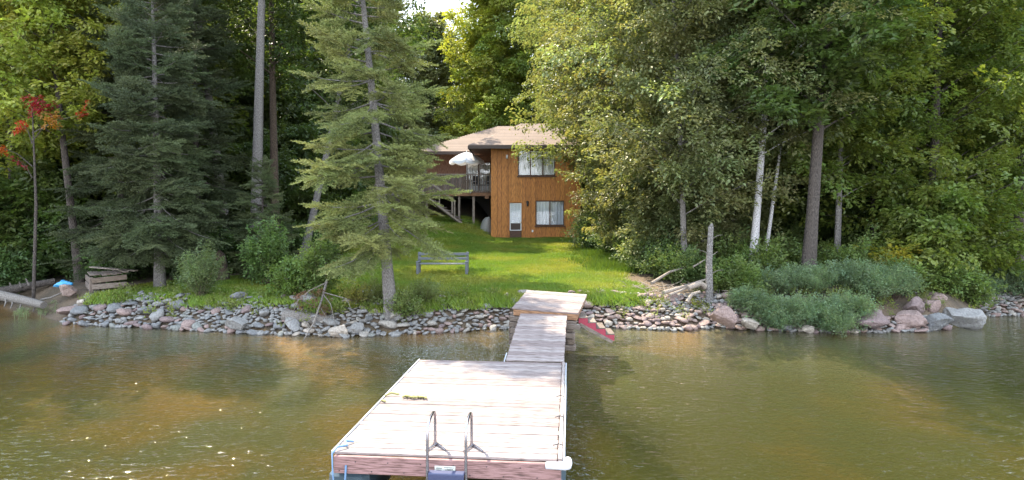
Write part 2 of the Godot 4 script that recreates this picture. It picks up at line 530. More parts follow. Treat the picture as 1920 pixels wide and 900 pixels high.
func make_stones() -> void:
	var o := thing("stone_bank", "long bank of grey and brown shore stones left of the dock", "stone bank", ground_at(-5.0, 15.8))
	var left := func(x: float) -> int:
		var r := rng.randf()
		if x < -5.5: return [0, 1, 7, 4, 3, 0, 1, 1][int(r * 8)]
		if x < -2.4: return [0, 0, 2, 5, 1, 2, 7, 0][int(r * 8)]
		return [2, 5, 3, 6, 0, 2, 4, 3][int(r * 8)]
	stone_bank(o, -11.9, 0.35, 300, left, Vector2(0.12, 0.50))
	o = thing("stone_bank", "bank of reddish shore stones between the dock and the bare snag", "stone bank", ground_at(3.3, 16.0))
	var right := func(_x: float) -> int: return [3, 6, 3, 6, 5, 4, 2, 6][rng.randi() % 8]
	stone_bank(o, 1.55, 6.4, 190, right, Vector2(0.13, 0.44))
	o = thing("stone_bank", "strip of small stones on the far right shore past the boulders", "stone bank", ground_at(15.0, 18.2))
	stone_bank(o, 13.2, 18.5, 120, right, Vector2(0.12, 0.3))
	o = thing("stone_bank", "low dark stones along the waterline under the shore shrubs", "stone bank", ground_at(9.0, 16.2))
	stone_bank(o, 6.4, 11.0, 70, right, Vector2(0.14, 0.34), 0.35)
	# boulders at the water's edge on the right
	boulder("pinkish boulder standing in the water by the right stone bank", 1358, 606, 15.7, 0.80, 0.42, "stone3", 0.4)
	boulder("pale low boulder standing alone in the water below the birch", 1407, 616, 15.8, 0.67, 0.26, "stone5", 0.2)
	boulder("dark flat boulder under the edge of the shore shrubs", 1472, 619, 15.8, 0.61, 0.21, "stone1", 0.9)
	boulder("small ochre stone in the water below the shore shrubs", 1514, 623, 15.6, 0.39, 0.16, "stone5", 0.5)
	boulder("broad flat-topped red boulder right of the shore shrubs", 1634, 618, 15.9, 1.40, 0.57, "stone4", 0.05)
	boulder("squared red boulder between the flat red boulder and the grey one", 1706, 616, 16.0, 0.88, 0.47, "stone3", 0.2)
	boulder("purple-grey boulder resting on top of the squared red boulder", 1715, 588, 16.5, 0.76, 0.42, "stone4", 0.5)
	boulder("round red boulder wedged behind the grey boulders", 1746, 594, 16.7, 0.56, 0.52, "stone3", 0.1)
	boulder("green-grey boulder in the water before the large wedge boulder", 1755, 616, 15.9, 0.85, 0.44, "stone1", -0.3)
	boulder("large grey wedge-shaped boulder at the shore's corner", 1797, 612, 16.3, 1.2, 0.55, "stone0", -0.35, 0.9, 0.7)
	boulder("small grey block stone on the bank above the purple boulder", 1710, 565, 17.6, 0.51, 0.26, "stone0", 0.1)
	boulder("low red-brown boulder half hidden above the round red boulder", 1755, 573, 17.4, 0.85, 0.39, "stone6", 0.6)
	# on the left
	boulder("large rounded grey boulder among the left bank's stones", 447, 618, 15.6, 0.62, 0.34, "stone0", 0.4)
	boulder("pale smooth boulder at the water below the dead branch", 637, 628, 15.2, 0.5, 0.24, "stone5", 0.1)
	boulder("grey smooth boulder beside the pale one below the dead branch", 668, 624, 15.35, 0.5, 0.30, "stone0", 0.8)
	boulder("pale boulder at the foot of the spruce trunk", 703, 592, 16.1, 0.55, 0.28, "stone5", 0.3)
	boulder("dark boulder at the foot of the spruce trunk", 742, 598, 15.9, 0.6, 0.30, "stone2", 0.3)
	boulder("tan rounded boulder in front of the broken wooden platform", 127, 551, 18.0, 0.55, 0.3, "stone6", 0.3)
	var t := thing("cut_block", "small square tan block lying on the left stones", "block", at(152, 574, 17.2))
	box_part("block", Vector3(0, 0.1, 0), Vector3(0.17, 0.13, 0.12), M.stone5, t, 0.015, Basis.from_euler(Vector3(0.7, 0.5, 0.3)))
	t = thing("white_slab", "flat white stone slab at the lawn's edge near the spruce", "stone slab", ground_at(wx(690, 17.3), 17.3))
	part("slab", stone_mesh(2, 6, 0.35, 0.06), M.pale_stone, t, Transform3D(Basis.from_euler(Vector3(0.12, 0.2, 0)).scaled_local(Vector3(0.85, 0.5, 0.5)), Vector3(0, 0.06, 0)))

# ---------------------------------------------------------------- foliage
var spray := {}

func leaf_spray(count: int, length: float, leaf: float, spread: float, width := 0.3, droop := 0.25) -> ArrayMesh:
	var b := MB.new()
	for k in count:
		var t := pow(rng.randf(), 0.8)
		var p := Vector3(t * length, rng.randfn() * length * 0.10 - droop * t * t * length, (rng.randf() - 0.5) * length * spread * (1.15 - 0.5 * t))
		var ang := signf(p.z + 0.0001) * rr(0.2, 1.3)
		var dir := Vector3(cos(ang), rr(-0.75, 0.25), sin(ang)).normalized()
		var up := (Vector3.UP + rdir() * 0.55).normalized()
		var side := dir.cross(up).normalized()
		up = side.cross(dir)
		var s := leaf * rr(0.7, 1.25)
		var mid := p + dir * s * 0.45
		var h := rr(0.72, 1.28)
		b.tint = Color(h * rr(0.88, 1.2), h, h * rr(0.8, 1.1))
		var l := mid + side * s * width + up * s * 0.1
		var r := mid - side * s * width + up * s * 0.1
		var tip := p + dir * s - up * s * 0.12
		b.tri(p, l, tip)
		b.tri(p, tip, r)
	return b.mesh()

func needle_spray(step: float, blade: float, wid: float) -> ArrayMesh:
	var b := MB.new()
	var twigs := [[Vector3.ZERO, Vector3(1, 0, 0), 1.0]]
	var x := 0.08
	var sgn := 1.0
	while x < 0.95:
		var a := sgn * rr(0.75, 1.05)
		twigs.append([Vector3(x, -0.10 * x * x, 0), Vector3(cos(a), rr(-0.22, 0.08), sin(a)).normalized(), (0.42 * (1.0 - x) + 0.10) * rr(0.75, 1.2)])
		sgn = -sgn
		x += rr(0.045, 0.075)
	for w in twigs:
		var s := 0.02
		var dir: Vector3 = w[1]
		var across := dir.cross(Vector3.UP).normalized()
		var tone := rr(0.65, 1.35)
		while s < w[2]:
			var p: Vector3 = w[0] + dir * s + Vector3(0, -0.10 * s * s, 0)
			for q in 3:
				var out: Vector3 = [across, -across, Vector3.UP][q]
				var nd: Vector3 = (dir * rr(0.5, 0.9) + out * rr(0.6, 1.0) + Vector3(0, rr(-0.1, 0.25), 0)).normalized()
				var h: float = tone * rr(0.8, 1.2) * (0.85 + 0.45 * s / w[2])
				b.tint = Color(h, h, h * rr(0.85, 1.15))
				var sd := nd.cross(rdir()).normalized() * wid
				var z := blade * rr(0.7, 1.2)
				b.tri(p - sd, p + sd, p + nd * z)
			s += step
	return b.mesh()

func make_sprays() -> void:
	for k in 3:
		spray["maple%d" % k] = leaf_spray(26, 0.55, 0.135, 0.95, 0.36)
		spray["birch%d" % k] = leaf_spray(32, 0.55, 0.098, 0.85, 0.33, 0.4)
		spray["far%d" % k] = leaf_spray(40, 1.0, 0.19, 1.0, 0.34)
		spray["small%d" % k] = leaf_spray(46, 0.34, 0.040, 0.8, 0.28, -0.1)
		spray["shrub%d" % k] = leaf_spray(26, 0.40, 0.085, 0.9, 0.3, 0.1)
		spray["fir%d" % k] = needle_spray(0.038, 0.070, 0.0115)
		spray["farfir%d" % k] = needle_spray(0.055, 0.10, 0.013)

# places: Array of [Transform3D, Color]
func crown_of(places: Array, kind: String, material: Material, parent: Node, called := "crown") -> void:
	# one MultiMesh per tree keeps the crown a single part
	var mm := MultiMesh.new()
	mm.transform_format = MultiMesh.TRANSFORM_3D
	mm.use_colors = true
	mm.mesh = spray[kind]
	mm.instance_count = places.size()
	for k in places.size():
		mm.set_instance_transform(k, places[k][0])
		mm.set_instance_color(k, places[k][1])
	var o := MultiMeshInstance3D.new()
	o.multimesh = mm
	o.material_override = material
	o.name = called
	o.set_meta("kind", "stuff")
	parent.add_child(o, true)

func frame_for(dir: Vector3, up: Vector3, s: float) -> Basis:
	var x := dir.normalized()
	var z := x.cross(up)
	if z.length() < 0.05: z = x.cross(Vector3.RIGHT)
	z = z.normalized()
	return Basis(x, z.cross(x), z).scaled(Vector3.ONE * s)

func vary(c: Color, amount: float) -> Color:
	var k := 1.0 + rr(-amount, amount)
	return Color(c.r * k * (1.0 + rr(-amount, amount) * 0.35), c.g * k, c.b * k * (1.0 + rr(-amount, amount) * 0.3))

func bez(a: Vector3, b: Vector3, c: Vector3, t: float) -> Vector3:
	return a.lerp(b, t).lerp(b.lerp(c, t), t)

# a broadleaf tree: base on the ground, trunk to top, crown between heights lo and hi with radius rad
func broadleaf(o: Node3D, top: Vector3, trunk_r: float, bark: String, lo: float, hi: float, rad: float, kind: String, col: Color, limbs: int, per: int, size := 1.0, shift := Vector3.ZERO, thick := 0.55) -> void:
	var tb := MB.new()
	var mid := top * 0.5 + Vector3(rr(-1, 1), 0, rr(-1, 1)) * 0.02 * top.y
	var pts := []
	var rad_ := []
	for k in 9:
		var t := k / 8.0
		pts.append(bez(Vector3(0, -0.25, 0), mid, top, t))
		rad_.append(trunk_r * (1.0 - 0.78 * t) * (1.28 if k == 0 else 1.0))
	tb.tube(pts, rad_, 10, false)
	var places := []
	for k in limbs:
		var f := (k + rng.randf()) / limbs
		var h := lerpf(lo, hi, f)
		# widest a third of the way up, rounded at the top
		var prof := sqrt(maxf(0.03, 1.0 - pow(absf(f - 0.38) / 0.64, 2.2)))
		var az := k * 2.4 + rr(-0.5, 0.5)
		var reach := rad * prof * rr(0.55, 1.12)
		var root := bez(Vector3.ZERO, mid, top, clampf((h - reach * 0.45) / top.y, 0.08, 0.98))
		var dir := Vector3(cos(az), 0, sin(az))
		var end := Vector3(root.x, h, root.z) + dir * reach + shift * (0.4 + 0.6 * f)
		var knee := root.lerp(end, 0.5) + Vector3(0, 0.10 * reach, 0)
		var lp := []
		var lr := []
		var r0 := trunk_r * 0.20 * (1.0 - 0.6 * f)
		for q in 5:
			lp.append(bez(root, knee, end, q / 4.0))
			lr.append(maxf(r0 * (1.0 - 0.85 * q / 4.0), 0.006))
		tb.tube(lp, lr, 5, false)
		# twigs in a few clumps along the limb
		var tone := rr(0.82, 1.18)
		var lcol := Color(col.r * tone * rr(0.9, 1.1), col.g * tone, col.b * tone)
		var clumps := 4
		for c in clumps:
			var s := lerpf(0.28, 1.0, c / float(clumps - 1))
			var cc := bez(root, knee, end, s) + rdir() * reach * 0.10
			var cr := clampf(reach * 0.30, 0.30, 1.0) * rr(0.6, 1.3)
			for q in int(per / float(clumps)):
				var u := rdir()
				u.y *= thick
				var p := cc + u * cr * pow(rng.randf(), 0.45)
				var sd := ((p - cc) * 0.8 / cr + dir * 0.6 + rdir() * 0.4 + Vector3(0, 0.05, 0)).normalized()
				var sp := p - sd * 0.25 * size
				places.append([Transform3D(frame_for(sd, (Vector3.UP + rdir() * 0.5).normalized(), size * rr(0.75, 1.25)), sp), vary(lcol, 0.22)])
	part("trunk", tb.mesh(), M[bark], o)
	crown_of(places, "%s%d" % [kind, rng.randi() % 3], M.leaf, o)

# a conifer: whorls of drooping boughs set with needle sprays
func conifer(o: Node3D, top: Vector3, trunk_r: float, bark: String, lo: float, rad: float, kind: String, col: Color, step: float, size := 1.0, power := 0.85, sparse := 0.0) -> void:
	var tb := MB.new()
	var pts := []
	var rad_ := []
	var mid := top * 0.5 + Vector3(rr(-1, 1), 0, rr(-1, 1)) * 0.012 * top.y
	for k in 9:
		var t := k / 8.0
		pts.append(bez(Vector3(0, -0.25, 0), mid, top, t))
		rad_.append(trunk_r * (1.0 - 0.93 * t) * (1.25 if k == 0 else 1.0))
	tb.tube(pts, rad_, 10, false)
	var places := []
	var h := lo
	var az := 0.0
	while h < top.y - 0.1:
		var f := (h - lo) / (top.y - lo)
		var root := bez(Vector3.ZERO, mid, top, h / top.y)
		for k in 5:
			az += 2.4 + rr(-0.4, 0.4)
			if rng.randf() < sparse: continue
			var reach := maxf(0.18, rad * pow(1.0 - f, power) * rr(0.62, 1.18) * smoothstep(-0.25, 0.12, f))
			var pitch := lerpf(-0.30, 0.75, pow(f, 1.6)) + rr(-0.30, 0.30)
			var dir := Vector3(cos(az), 0, sin(az))
			var end := root + dir * reach * cos(pitch) + Vector3(0, reach * sin(pitch), 0)
			var knee := root.lerp(end, 0.55) - Vector3(0, reach * 0.10, 0)
			var lp := []
			var lr := []
			for q in 4:
				lp.append(bez(root, knee, end, q / 3.0))
				lr.append(maxf((0.012 + 0.009 * reach) * (1.0 - 0.8 * q / 3.0), 0.004))
			tb.tube(lp, lr, 4, false)
			var lcol := vary(col, 0.2)
			var cnt := int(ceil(reach / (0.30 * size)))
			for q in cnt:
				var s := lerpf(0.24, 0.96, (q + rng.randf() * 0.7) / cnt)
				var p := bez(root, knee, end, s)
				var fwd := (bez(root, knee, end, minf(1.0, s + 0.1)) - bez(root, knee, end, s - 0.1)).normalized()
				for g in [-1.0, 1.0]:
					var a: float = g * rr(0.45, 0.95)
					var sd := fwd.rotated(Vector3.UP, a) + Vector3(0, rr(-0.45, 0.35), 0)
					places.append([Transform3D(frame_for(sd, (Vector3.UP + rdir() * 0.55).normalized(), size * clampf(0.30 + 0.55 * reach * (1.0 - s), 0.28, 0.75) * rr(0.8, 1.2)), p), vary(lcol, 0.15)])
			places.append([Transform3D(frame_for((end - knee), (Vector3.UP + rdir() * 0.2).normalized(), size * clampf(reach * 0.5, 0.25, 0.7)), end - (end - knee).normalized() * 0.25), vary(lcol, 0.15)])
		h += step * rr(0.8, 1.2)
	part("trunk", tb.mesh(), M[bark], o)
	crown_of(places, "%s%d" % [kind, rng.randi() % 3], M.needle, o)

# a shrub: stems fanning out from the ground with leafy twigs
func shrub(o: Node3D, h: float, rad: float, kind: String, col: Color, stems: int, per: int, size := 1.0, material := "leaf", upright := 0.4) -> void:
	var tb := MB.new()
	var places := []
	for k in stems:
		var az := k * 2.4 + rr(-0.4, 0.4)
		var reach := rad * sqrt((k + 0.5) / stems) * rr(0.7, 1.1)
		var hh := h * (1.0 - 0.55 * pow(reach / maxf(rad, 0.01), 2.0)) * rr(0.72, 1.08)
		var dir := Vector3(cos(az), 0, sin(az))
		var end := dir * reach + Vector3(0, hh, 0)
		var knee := dir * reach * 0.35 + Vector3(0, hh * 0.6, 0)
		tb.tube([dir * 0.03 + Vector3(0, -0.1, 0), bez(dir * 0.03, knee, end, 0.5), end], [0.012, 0.008, 0.003], 4, false)
		var lcol := vary(col, 0.2)
		for q in per:
			var s := lerpf(0.18, 1.0, (q + rng.randf()) / per)
			var p := bez(dir * 0.03, knee, end, s)
			var sd := rdir() * 0.8 + dir * 0.3 + Vector3(0, upright, 0)
			places.append([Transform3D(frame_for(sd, (Vector3.UP + rdir() * 0.5).normalized(), size * rr(0.7, 1.25)), p + rdir() * 0.05), vary(lcol, 0.2)])
	part("stems", tb.mesh(), M.bark_brown, o)
	crown_of(places, "%s%d" % [kind, rng.randi() % 3], M[material], o, "foliage")

func ground_at(x: float, d: float) -> Vector3:
	return Vector3(x, height(x, d), -d)

func tree_at(called: String, label: String, px: float, d: float, group := "") -> Node3D:
	return thing(called, label, "tree", ground_at(wx(px, d), d), group)

func lean(px0: float, px1: float, d: float, h: float) -> Vector3:
	# where the trunk's top lies when it crosses the frame's upper edge at px1
	var rise := EYE + 377.0 / FOCAL * d - height(wx(px0, d), d)
	return Vector3((px1 - px0) / FOCAL * d * h / rise, h, 0)

const GREEN_MAPLE := Color(0.160, 0.210, 0.042)
const GREEN_YELLOW := Color(0.285, 0.315, 0.060)
const GREEN_BIRCH := Color(0.215, 0.235, 0.100)
const GREEN_DARK := Color(0.090, 0.130, 0.034)
const GREEN_SPRUCE := Color(0.200, 0.220, 0.065)
const GREEN_FIR := Color(0.090, 0.112, 0.040)

func make_trees() -> void:
	var o: Node3D
	# ---- the spruce on the lawn by the water
	o = tree_at("spruce_tree", "tall grey-green spruce with bare lower trunk beside the bench", 735, 15.9)
	conifer(o, lean(735, 676, 15.9, 12.2), 0.155, "bark_grey", 2.0, 1.95, "fir", GREEN_SPRUCE, 0.24, 1.0, 0.6, 0.42)
	# ---- left shore
	o = tree_at("dark_spruce_tree", "dark spruce with pale trunk foot in sunlit grass", 300, 18.8)
	conifer(o, lean(300, 285, 18.8, 10.4), 0.15, "bark_grey", 1.4, 1.85, "fir", Color(0.066, 0.086, 0.032), 0.20, 1.1, 0.5, 0.28)
	o = tree_at("dark_spruce_tree", "dark ragged spruce close behind the broken wooden platform", 222, 20.8)
	conifer(o, lean(222, 232, 20.8, 11.0), 0.13, "bark_dark", 0.9, 1.9, "fir", Color(0.062, 0.080, 0.030), 0.24, 1.1, 0.5, 0.3)
	o = tree_at("dark_spruce_tree", "dark ragged spruce between the pale-footed spruce and the leaning trunk", 372, 22.6)
	conifer(o, lean(372, 365, 22.6, 12.0), 0.13, "bark_dark", 1.2, 1.9, "fir", Color(0.062, 0.080, 0.030), 0.24, 1.1, 0.5, 0.3)
	o = tree_at("young_fir_tree", "small dark fir at the foot of the tall pale trunk", 492, 20.6)
	conifer(o, Vector3(0, 4.0, 0), 0.06, "bark_dark", 0.3, 1.25, "fir", GREEN_FIR, 0.22, 0.9, 0.8)
	o = tree_at("pale_trunk_tree", "tall straight tree with pale grey trunk bare to great height", 478, 22.5)
	broadleaf(o, lean(478, 492, 22.5, 16.5), 0.215, "bark_grey", 10.6, 16.5, 2.6, "maple", GREEN_MAPLE, 20, 30)
	o = tree_at("leaning_trunk_tree", "tree with pale trunk leaning left, behind the dark spruce", 432, 25.0)
	broadleaf(o, lean(440, 375, 25.0, 15.0), 0.20, "bark_grey", 7.0, 15.0, 3.0, "maple", GREEN_DARK, 26, 30)
	o = tree_at("bowed_trunk_tree", "tree with mottled trunk bowing right, at the lawn's dark edge", 562, 24.0)
	broadleaf(o, lean(562, 668, 24.0, 13.0), 0.15, "bark_grey", 6.5, 13.0, 2.8, "maple", GREEN_DARK, 24, 30)
	o = tree_at("brown_trunk_tree", "tree with dark brown trunk beside the tall pale trunk", 518, 25.5)
	broadleaf(o, lean(518, 510, 25.5, 15.0), 0.19, "bark_brown", 8.0, 15.0, 3.0, "maple", GREEN_DARK, 24, 30)
	o = tree_at("yellowing_maple_tree", "yellow-green maple with sunlit crown over the driftwood logs", 40, 21.5)
	broadleaf(o, lean(60, 20, 21.5, 12.5), 0.14, "bark_dark", 4.6, 12.5, 3.3, "maple", GREEN_YELLOW, 46, 36)
	o = tree_at("yellowing_maple_tree", "yellow-green maple with thin dark trunk behind the broken wooden platform", 152, 20.0)
	broadleaf(o, lean(152, 95, 20.0, 11.5), 0.13, "bark_dark", 5.2, 11.5, 2.6, "maple", GREEN_YELLOW, 34, 34)
	o = tree_at("low_maple_tree", "low dark green maple hanging over the driftwood logs", 60, 21.4)
	broadleaf(o, Vector3(0.2, 3.6, 0), 0.07, "bark_dark", 0.5, 3.7, 2.0, "maple", GREEN_DARK, 34, 34, 1.0)
	o = tree_at("low_maple_tree", "low dark green maple standing left of the driftwood logs", -130, 22.4)
	broadleaf(o, Vector3(0.0, 5.5, 0), 0.08, "bark_dark", 0.6, 5.6, 2.4, "maple", GREEN_DARK, 34, 34, 1.0)
	# the red turning boughs
	o = tree_at("red_maple_tree", "slender maple sapling with red and orange turning leaves", 62, 18.6)
	var rp := []
	for q in [[70, 196, 10, Color(0.30, 0.012, 0.018)], [45, 235, 6, Color(0.40, 0.04, 0.01)], [95, 232, 8, Color(0.36, 0.15, 0.015)], [155, 215, 4, Color(0.40, 0.035, 0.012)], [5, 278, 6, Color(0.40, 0.09, 0.012)], [100, 205, 4, Color(0.22, 0.012, 0.02)], [35, 300, 2, Color(0.16, 0.012, 0.018)]]:
		var c := at(q[0], q[1], 18.0 + rr(-0.1, 0.3)) - o.position
		for k in int(q[2]):
			var p := c + rdir() * 0.22 * pow(rng.randf(), 0.5)
			rp.append([Transform3D(frame_for(rdir() + Vector3(0, -0.1, 0.3), (Vector3.UP + rdir() * 0.5).normalized(), rr(0.38, 0.62)), p), vary(q[3], 0.25)])
	var rt := MB.new()
	var rtop := at(60, 190, 18.2) - o.position
	rt.tube([Vector3(0, -0.2, 0), rtop * 0.5 + Vector3(0.1, 0, 0), rtop], [0.05, 0.04, 0.012], 7, false)
	for q in [[45, 235], [95, 232], [155, 215], [5, 278], [35, 300]]:
		var e := at(q[0], q[1], 18.1) - o.position
		var s := rtop * clampf((e.y - 0.5) / rtop.y, 0.2, 0.95)
		rt.tube([s, s.lerp(e, 0.5) + Vector3(0, 0.1, 0), e], [0.018, 0.012, 0.005], 5, false)
	part("trunk", rt.mesh(), M.bark_dark, o)
	crown_of(rp, "maple0", M.leaf, o)
	# ---- right shore
	o = tree_at("white_birch_tree", "tall white birch whose trunk runs up past the frame", 1408, 20.0)
	broadleaf(o, lean(1408, 1446, 20.0, 16.5), 0.125, "bark_birch", 4.6, 17.0, 2.9, "birch", GREEN_BIRCH, 46, 40, 1.1, Vector3(-0.3, 0, 0.2))
	o = tree_at("white_birch_tree", "thin leaning white birch stem beside the tall birch", 1428, 20.6)
	broadleaf(o, lean(1424, 1500, 20.6, 8.5), 0.07, "bark_birch", 4.2, 8.6, 1.6, "birch", GREEN_BIRCH, 14, 26)
	o = tree_at("dark_trunk_tree", "tall tree with thick dark straight trunk standing in the shore shrubs", 1512, 18.4)
	broadleaf(o, lean(1512, 1545, 18.4, 18.0), 0.185, "bark_dark", 5.2, 18.2, 3.0, "maple", GREEN_DARK, 50, 40, 1.05, Vector3(-0.2, 0, 0.2))
	o = tree_at("birch_clump_tree", "full grey-green tree with twin grey trunks behind the dead snag", 1298, 23.5)
	broadleaf(o, lean(1298, 1260, 23.5, 16.5), 0.17, "bark_grey", 2.4, 16.8, 3.9, "birch", GREEN_BIRCH, 80, 46, 1.1)
	var tw := MB.new()
	tw.tube([Vector3(0.42, -0.2, 0.1), Vector3(0.36, 2.0, 0.05), Vector3(0.6, 4.5, 0), Vector3(0.9, 7.5, -0.2)], [0.17, 0.14, 0.11, 0.05], 9, false)
	part("trunk", tw.mesh(), M.bark_grey, o)
	o = tree_at("birch_clump_tree", "leafy tree leaning out over the red stones left of the snag", 1285, 20.3)
	broadleaf(o, Vector3(-0.9, 13.5, 0.9), 0.10, "bark_grey", 3.2, 13.8, 3.1, "birch", GREEN_BIRCH, 66, 44, 1.05, Vector3(-0.3, 0, 0.5))
	o = tree_at("birch_clump_tree", "full grey-green tree with thin leaning trunk near the cabin's right corner", 1222, 27.0)
	broadleaf(o, lean(1222, 1120, 27.0, 14.0), 0.11, "bark_grey", 2.8, 14.2, 3.6, "birch", GREEN_BIRCH, 62, 44, 1.15)
	o = tree_at("overhanging_tree", "leafy tree at the cabin's right side with boughs over the roof", 1140, 33.0)
	broadleaf(o, Vector3(-0.5, 15.5, 0.4), 0.2, "bark_grey", 4.4, 15.8, 3.6, "birch", GREEN_BIRCH, 66, 46, 1.25, Vector3(-0.9, 0, 0.5))
	o = tree_at("low_broad_tree", "low broad leafy tree hiding the cabin's lower right corner", 1172, 30.5)
	broadleaf(o, Vector3(0.2, 5.5, 0), 0.09, "bark_grey", 0.5, 5.8, 2.3, "birch", GREEN_BIRCH, 44, 40, 1.1)
	o = tree_at("right_maple_tree", "broad bright green maple with low boughs over the shore boulders", 1745, 21.5)
	broadleaf(o, Vector3(0.4, 16.5, 0.3), 0.17, "bark_dark", 1.2, 16.8, 3.9, "maple", GREEN_MAPLE, 80, 40, 1.05, Vector3.ZERO, 0.38)
	o = tree_at("right_maple_tree", "green maple beside the patch of bright neighbouring lawn", 1905, 22.5)
	broadleaf(o, Vector3(0.4, 16.5, 0.3), 0.17, "bark_dark", 3.4, 16.8, 3.2, "maple", GREEN_MAPLE, 56, 40, 1.05, Vector3.ZERO, 0.4)
	o = tree_at("low_maple_bough_tree", "low green maple sapling spreading flat boughs above the boulders", 1760, 19.2)
	broadleaf(o, Vector3(0.2, 2.9, 0), 0.05, "bark_dark", 0.5, 3.0, 1.9, "maple", GREEN_MAPLE, 32, 30, 0.95, Vector3.ZERO, 0.3)
	o = tree_at("mottled_trunk_tree", "slim tree with mottled trunk right of the thick dark trunk", 1568, 20.2)
	broadleaf(o, lean(1568, 1590, 20.2, 9.5), 0.11, "bark_grey", 3.4, 9.8, 2.2, "maple", GREEN_MAPLE, 30, 32)
	o = tree_at("slim_trunk_tree", "slim dark tree between the mottled trunk and the broad maple", 1634, 23.0)
	broadleaf(o, lean(1634, 1640, 23.0, 11.0), 0.085, "bark_dark", 4.6, 11.4, 2.4, "maple", GREEN_DARK, 30, 32)
	o = tree_at("stub_trunk_tree", "slim pale trunk just right of the dead snag", 1357, 22.4)
	broadleaf(o, lean(1357, 1345, 22.4, 9.0), 0.09, "bark_grey", 3.6, 9.4, 2.3, "birch", GREEN_BIRCH, 28, 34)
	for q in [[1235, 22.5, 4.4], [1320, 21.5, 4.0], [1375, 23.0, 5.0], [1180, 25.5, 4.6], [1270, 26.0, 5.6]]:
		o = tree_at("young_birch_tree", "young leafy birch between the lawn and the white birch", q[0], q[1], "young birches right of the lawn")
		broadleaf(o, Vector3(rr(-0.3, 0.3), q[2], 0), 0.045, "bark_grey", 0.9, q[2] + 0.3, rr(1.3, 1.7), "birch", GREEN_BIRCH, 30, 26, 1.0)
	# ---- saplings that close the view between the trunks
	for q in [[1340, 26, 4.2], [1390, 29, 5.0], [1440, 28, 4.4], [1500, 30, 5.0], [1545, 25, 4.0], [1600, 29, 5.2], [1660, 26, 4.6], [1700, 31, 5.4], [1790, 27, 5.0], [1850, 31, 5.4], [1250, 30, 4.8], [1470, 36, 6.0], [1570, 38, 6.2], [1680, 38, 6.5], [1800, 40, 6.5], [1350, 38, 6.2], [1900, 26, 4.2]]:
		o = tree_at("understory_sapling", "bushy green sapling under the trees behind the right shore", q[0], q[1], "understory saplings right")
		broadleaf(o, Vector3(rr(-0.3, 0.3), q[2], 0), 0.05, "bark_dark", 0.4, q[2] + 0.3, rr(1.7, 2.3), "far", GREEN_DARK if rng.randf() < 0.5 else GREEN_MAPLE, 30, 20, 0.75)
	for q in [[-60, 24, 4.5], [20, 25, 4.6], [110, 23.5, 4.0], [180, 27, 5.0], [250, 25, 4.2], [340, 26.5, 4.8], [400, 30, 5.4], [455, 27.5, 4.4], [535, 30, 5.2], [590, 32, 5.0], [640, 37, 5.5], [680, 42, 6.0], [300, 34, 6.0], [490, 38, 6.0]]:
		o = tree_at("understory_sapling", "dark bushy sapling under the trees behind the left shore", q[0], q[1], "understory saplings left")
		broadleaf(o, Vector3(rr(-0.3, 0.3), q[2], 0), 0.05, "bark_dark", 0.4, q[2] + 0.3, rr(1.7, 2.3), "far", GREEN_DARK, 30, 20, 0.75)
	# ---- behind the cabin
	o = tree_at("sunlit_maple_tree", "bright yellow-green maple rising behind the cabin roof", 920, 54.0)
	broadleaf(o, Vector3(0, 21.0, 0), 0.3, "bark_dark", 4.0, 21.5, 3.5, "far", Color(0.33, 0.37, 0.06), 84, 34, 1.0)
	o = tree_at("hazy_tree", "grey-green tree below the gap of open sky", 806, 60.0)
	broadleaf(o, Vector3(0, 13.4, 0), 0.25, "bark_dark", 2.0, 14.0, 3.4, "far", GREEN_BIRCH, 64, 32, 1.0)
	# ---- filling forest: kinds told apart only by their place
	var spots := []
	for q in [[-140, 24, 14], [-60, 27, 15], [200, 24.5, 12], [120, 25, 14], [255, 29, 15], [330, 31, 15], [-20, 32, 16], [440, 32, 15.5], [520, 34, 16], [600, 36, 16], [90, 38, 17], [660, 40, 16.5], [370, 40, 17], [210, 36, 16.5], [-230, 30, 16], [715, 47, 11.5], [560, 46, 18], [300, 46, 18], [450, 50, 19]]:
		spots.append([q, "left"])
	for q in [[1400, 27, 14], [1480, 25.5, 14], [1560, 27, 14.5], [1650, 29, 14.5], [1330, 32, 15.5], [1450, 34, 16], [1240, 35, 16], [1600, 36, 16], [1740, 33, 16], [1840, 36, 17], [2020, 27, 14], [1960, 44, 18], [1720, 44, 18], [1540, 44, 18], [1380, 44, 18], [1230, 46, 18], [2100, 36, 17]]:
		spots.append([q, "right"])
	for k in 17:
		spots.append([[-290 + k * 61 + rr(-15, 15), rr(56, 66), 22], "back"])
	for k in 20:
		spots.append([[948 + k * 63 + rr(-15, 15), rr(56, 66), 22], "back"])
	for q in [[1010, 52, 20], [1075, 50, 19], [1130, 49, 19], [690, 62, 15], [880, 66, 12.0]]:
		spots.append([q, "back"])
	var k := 0
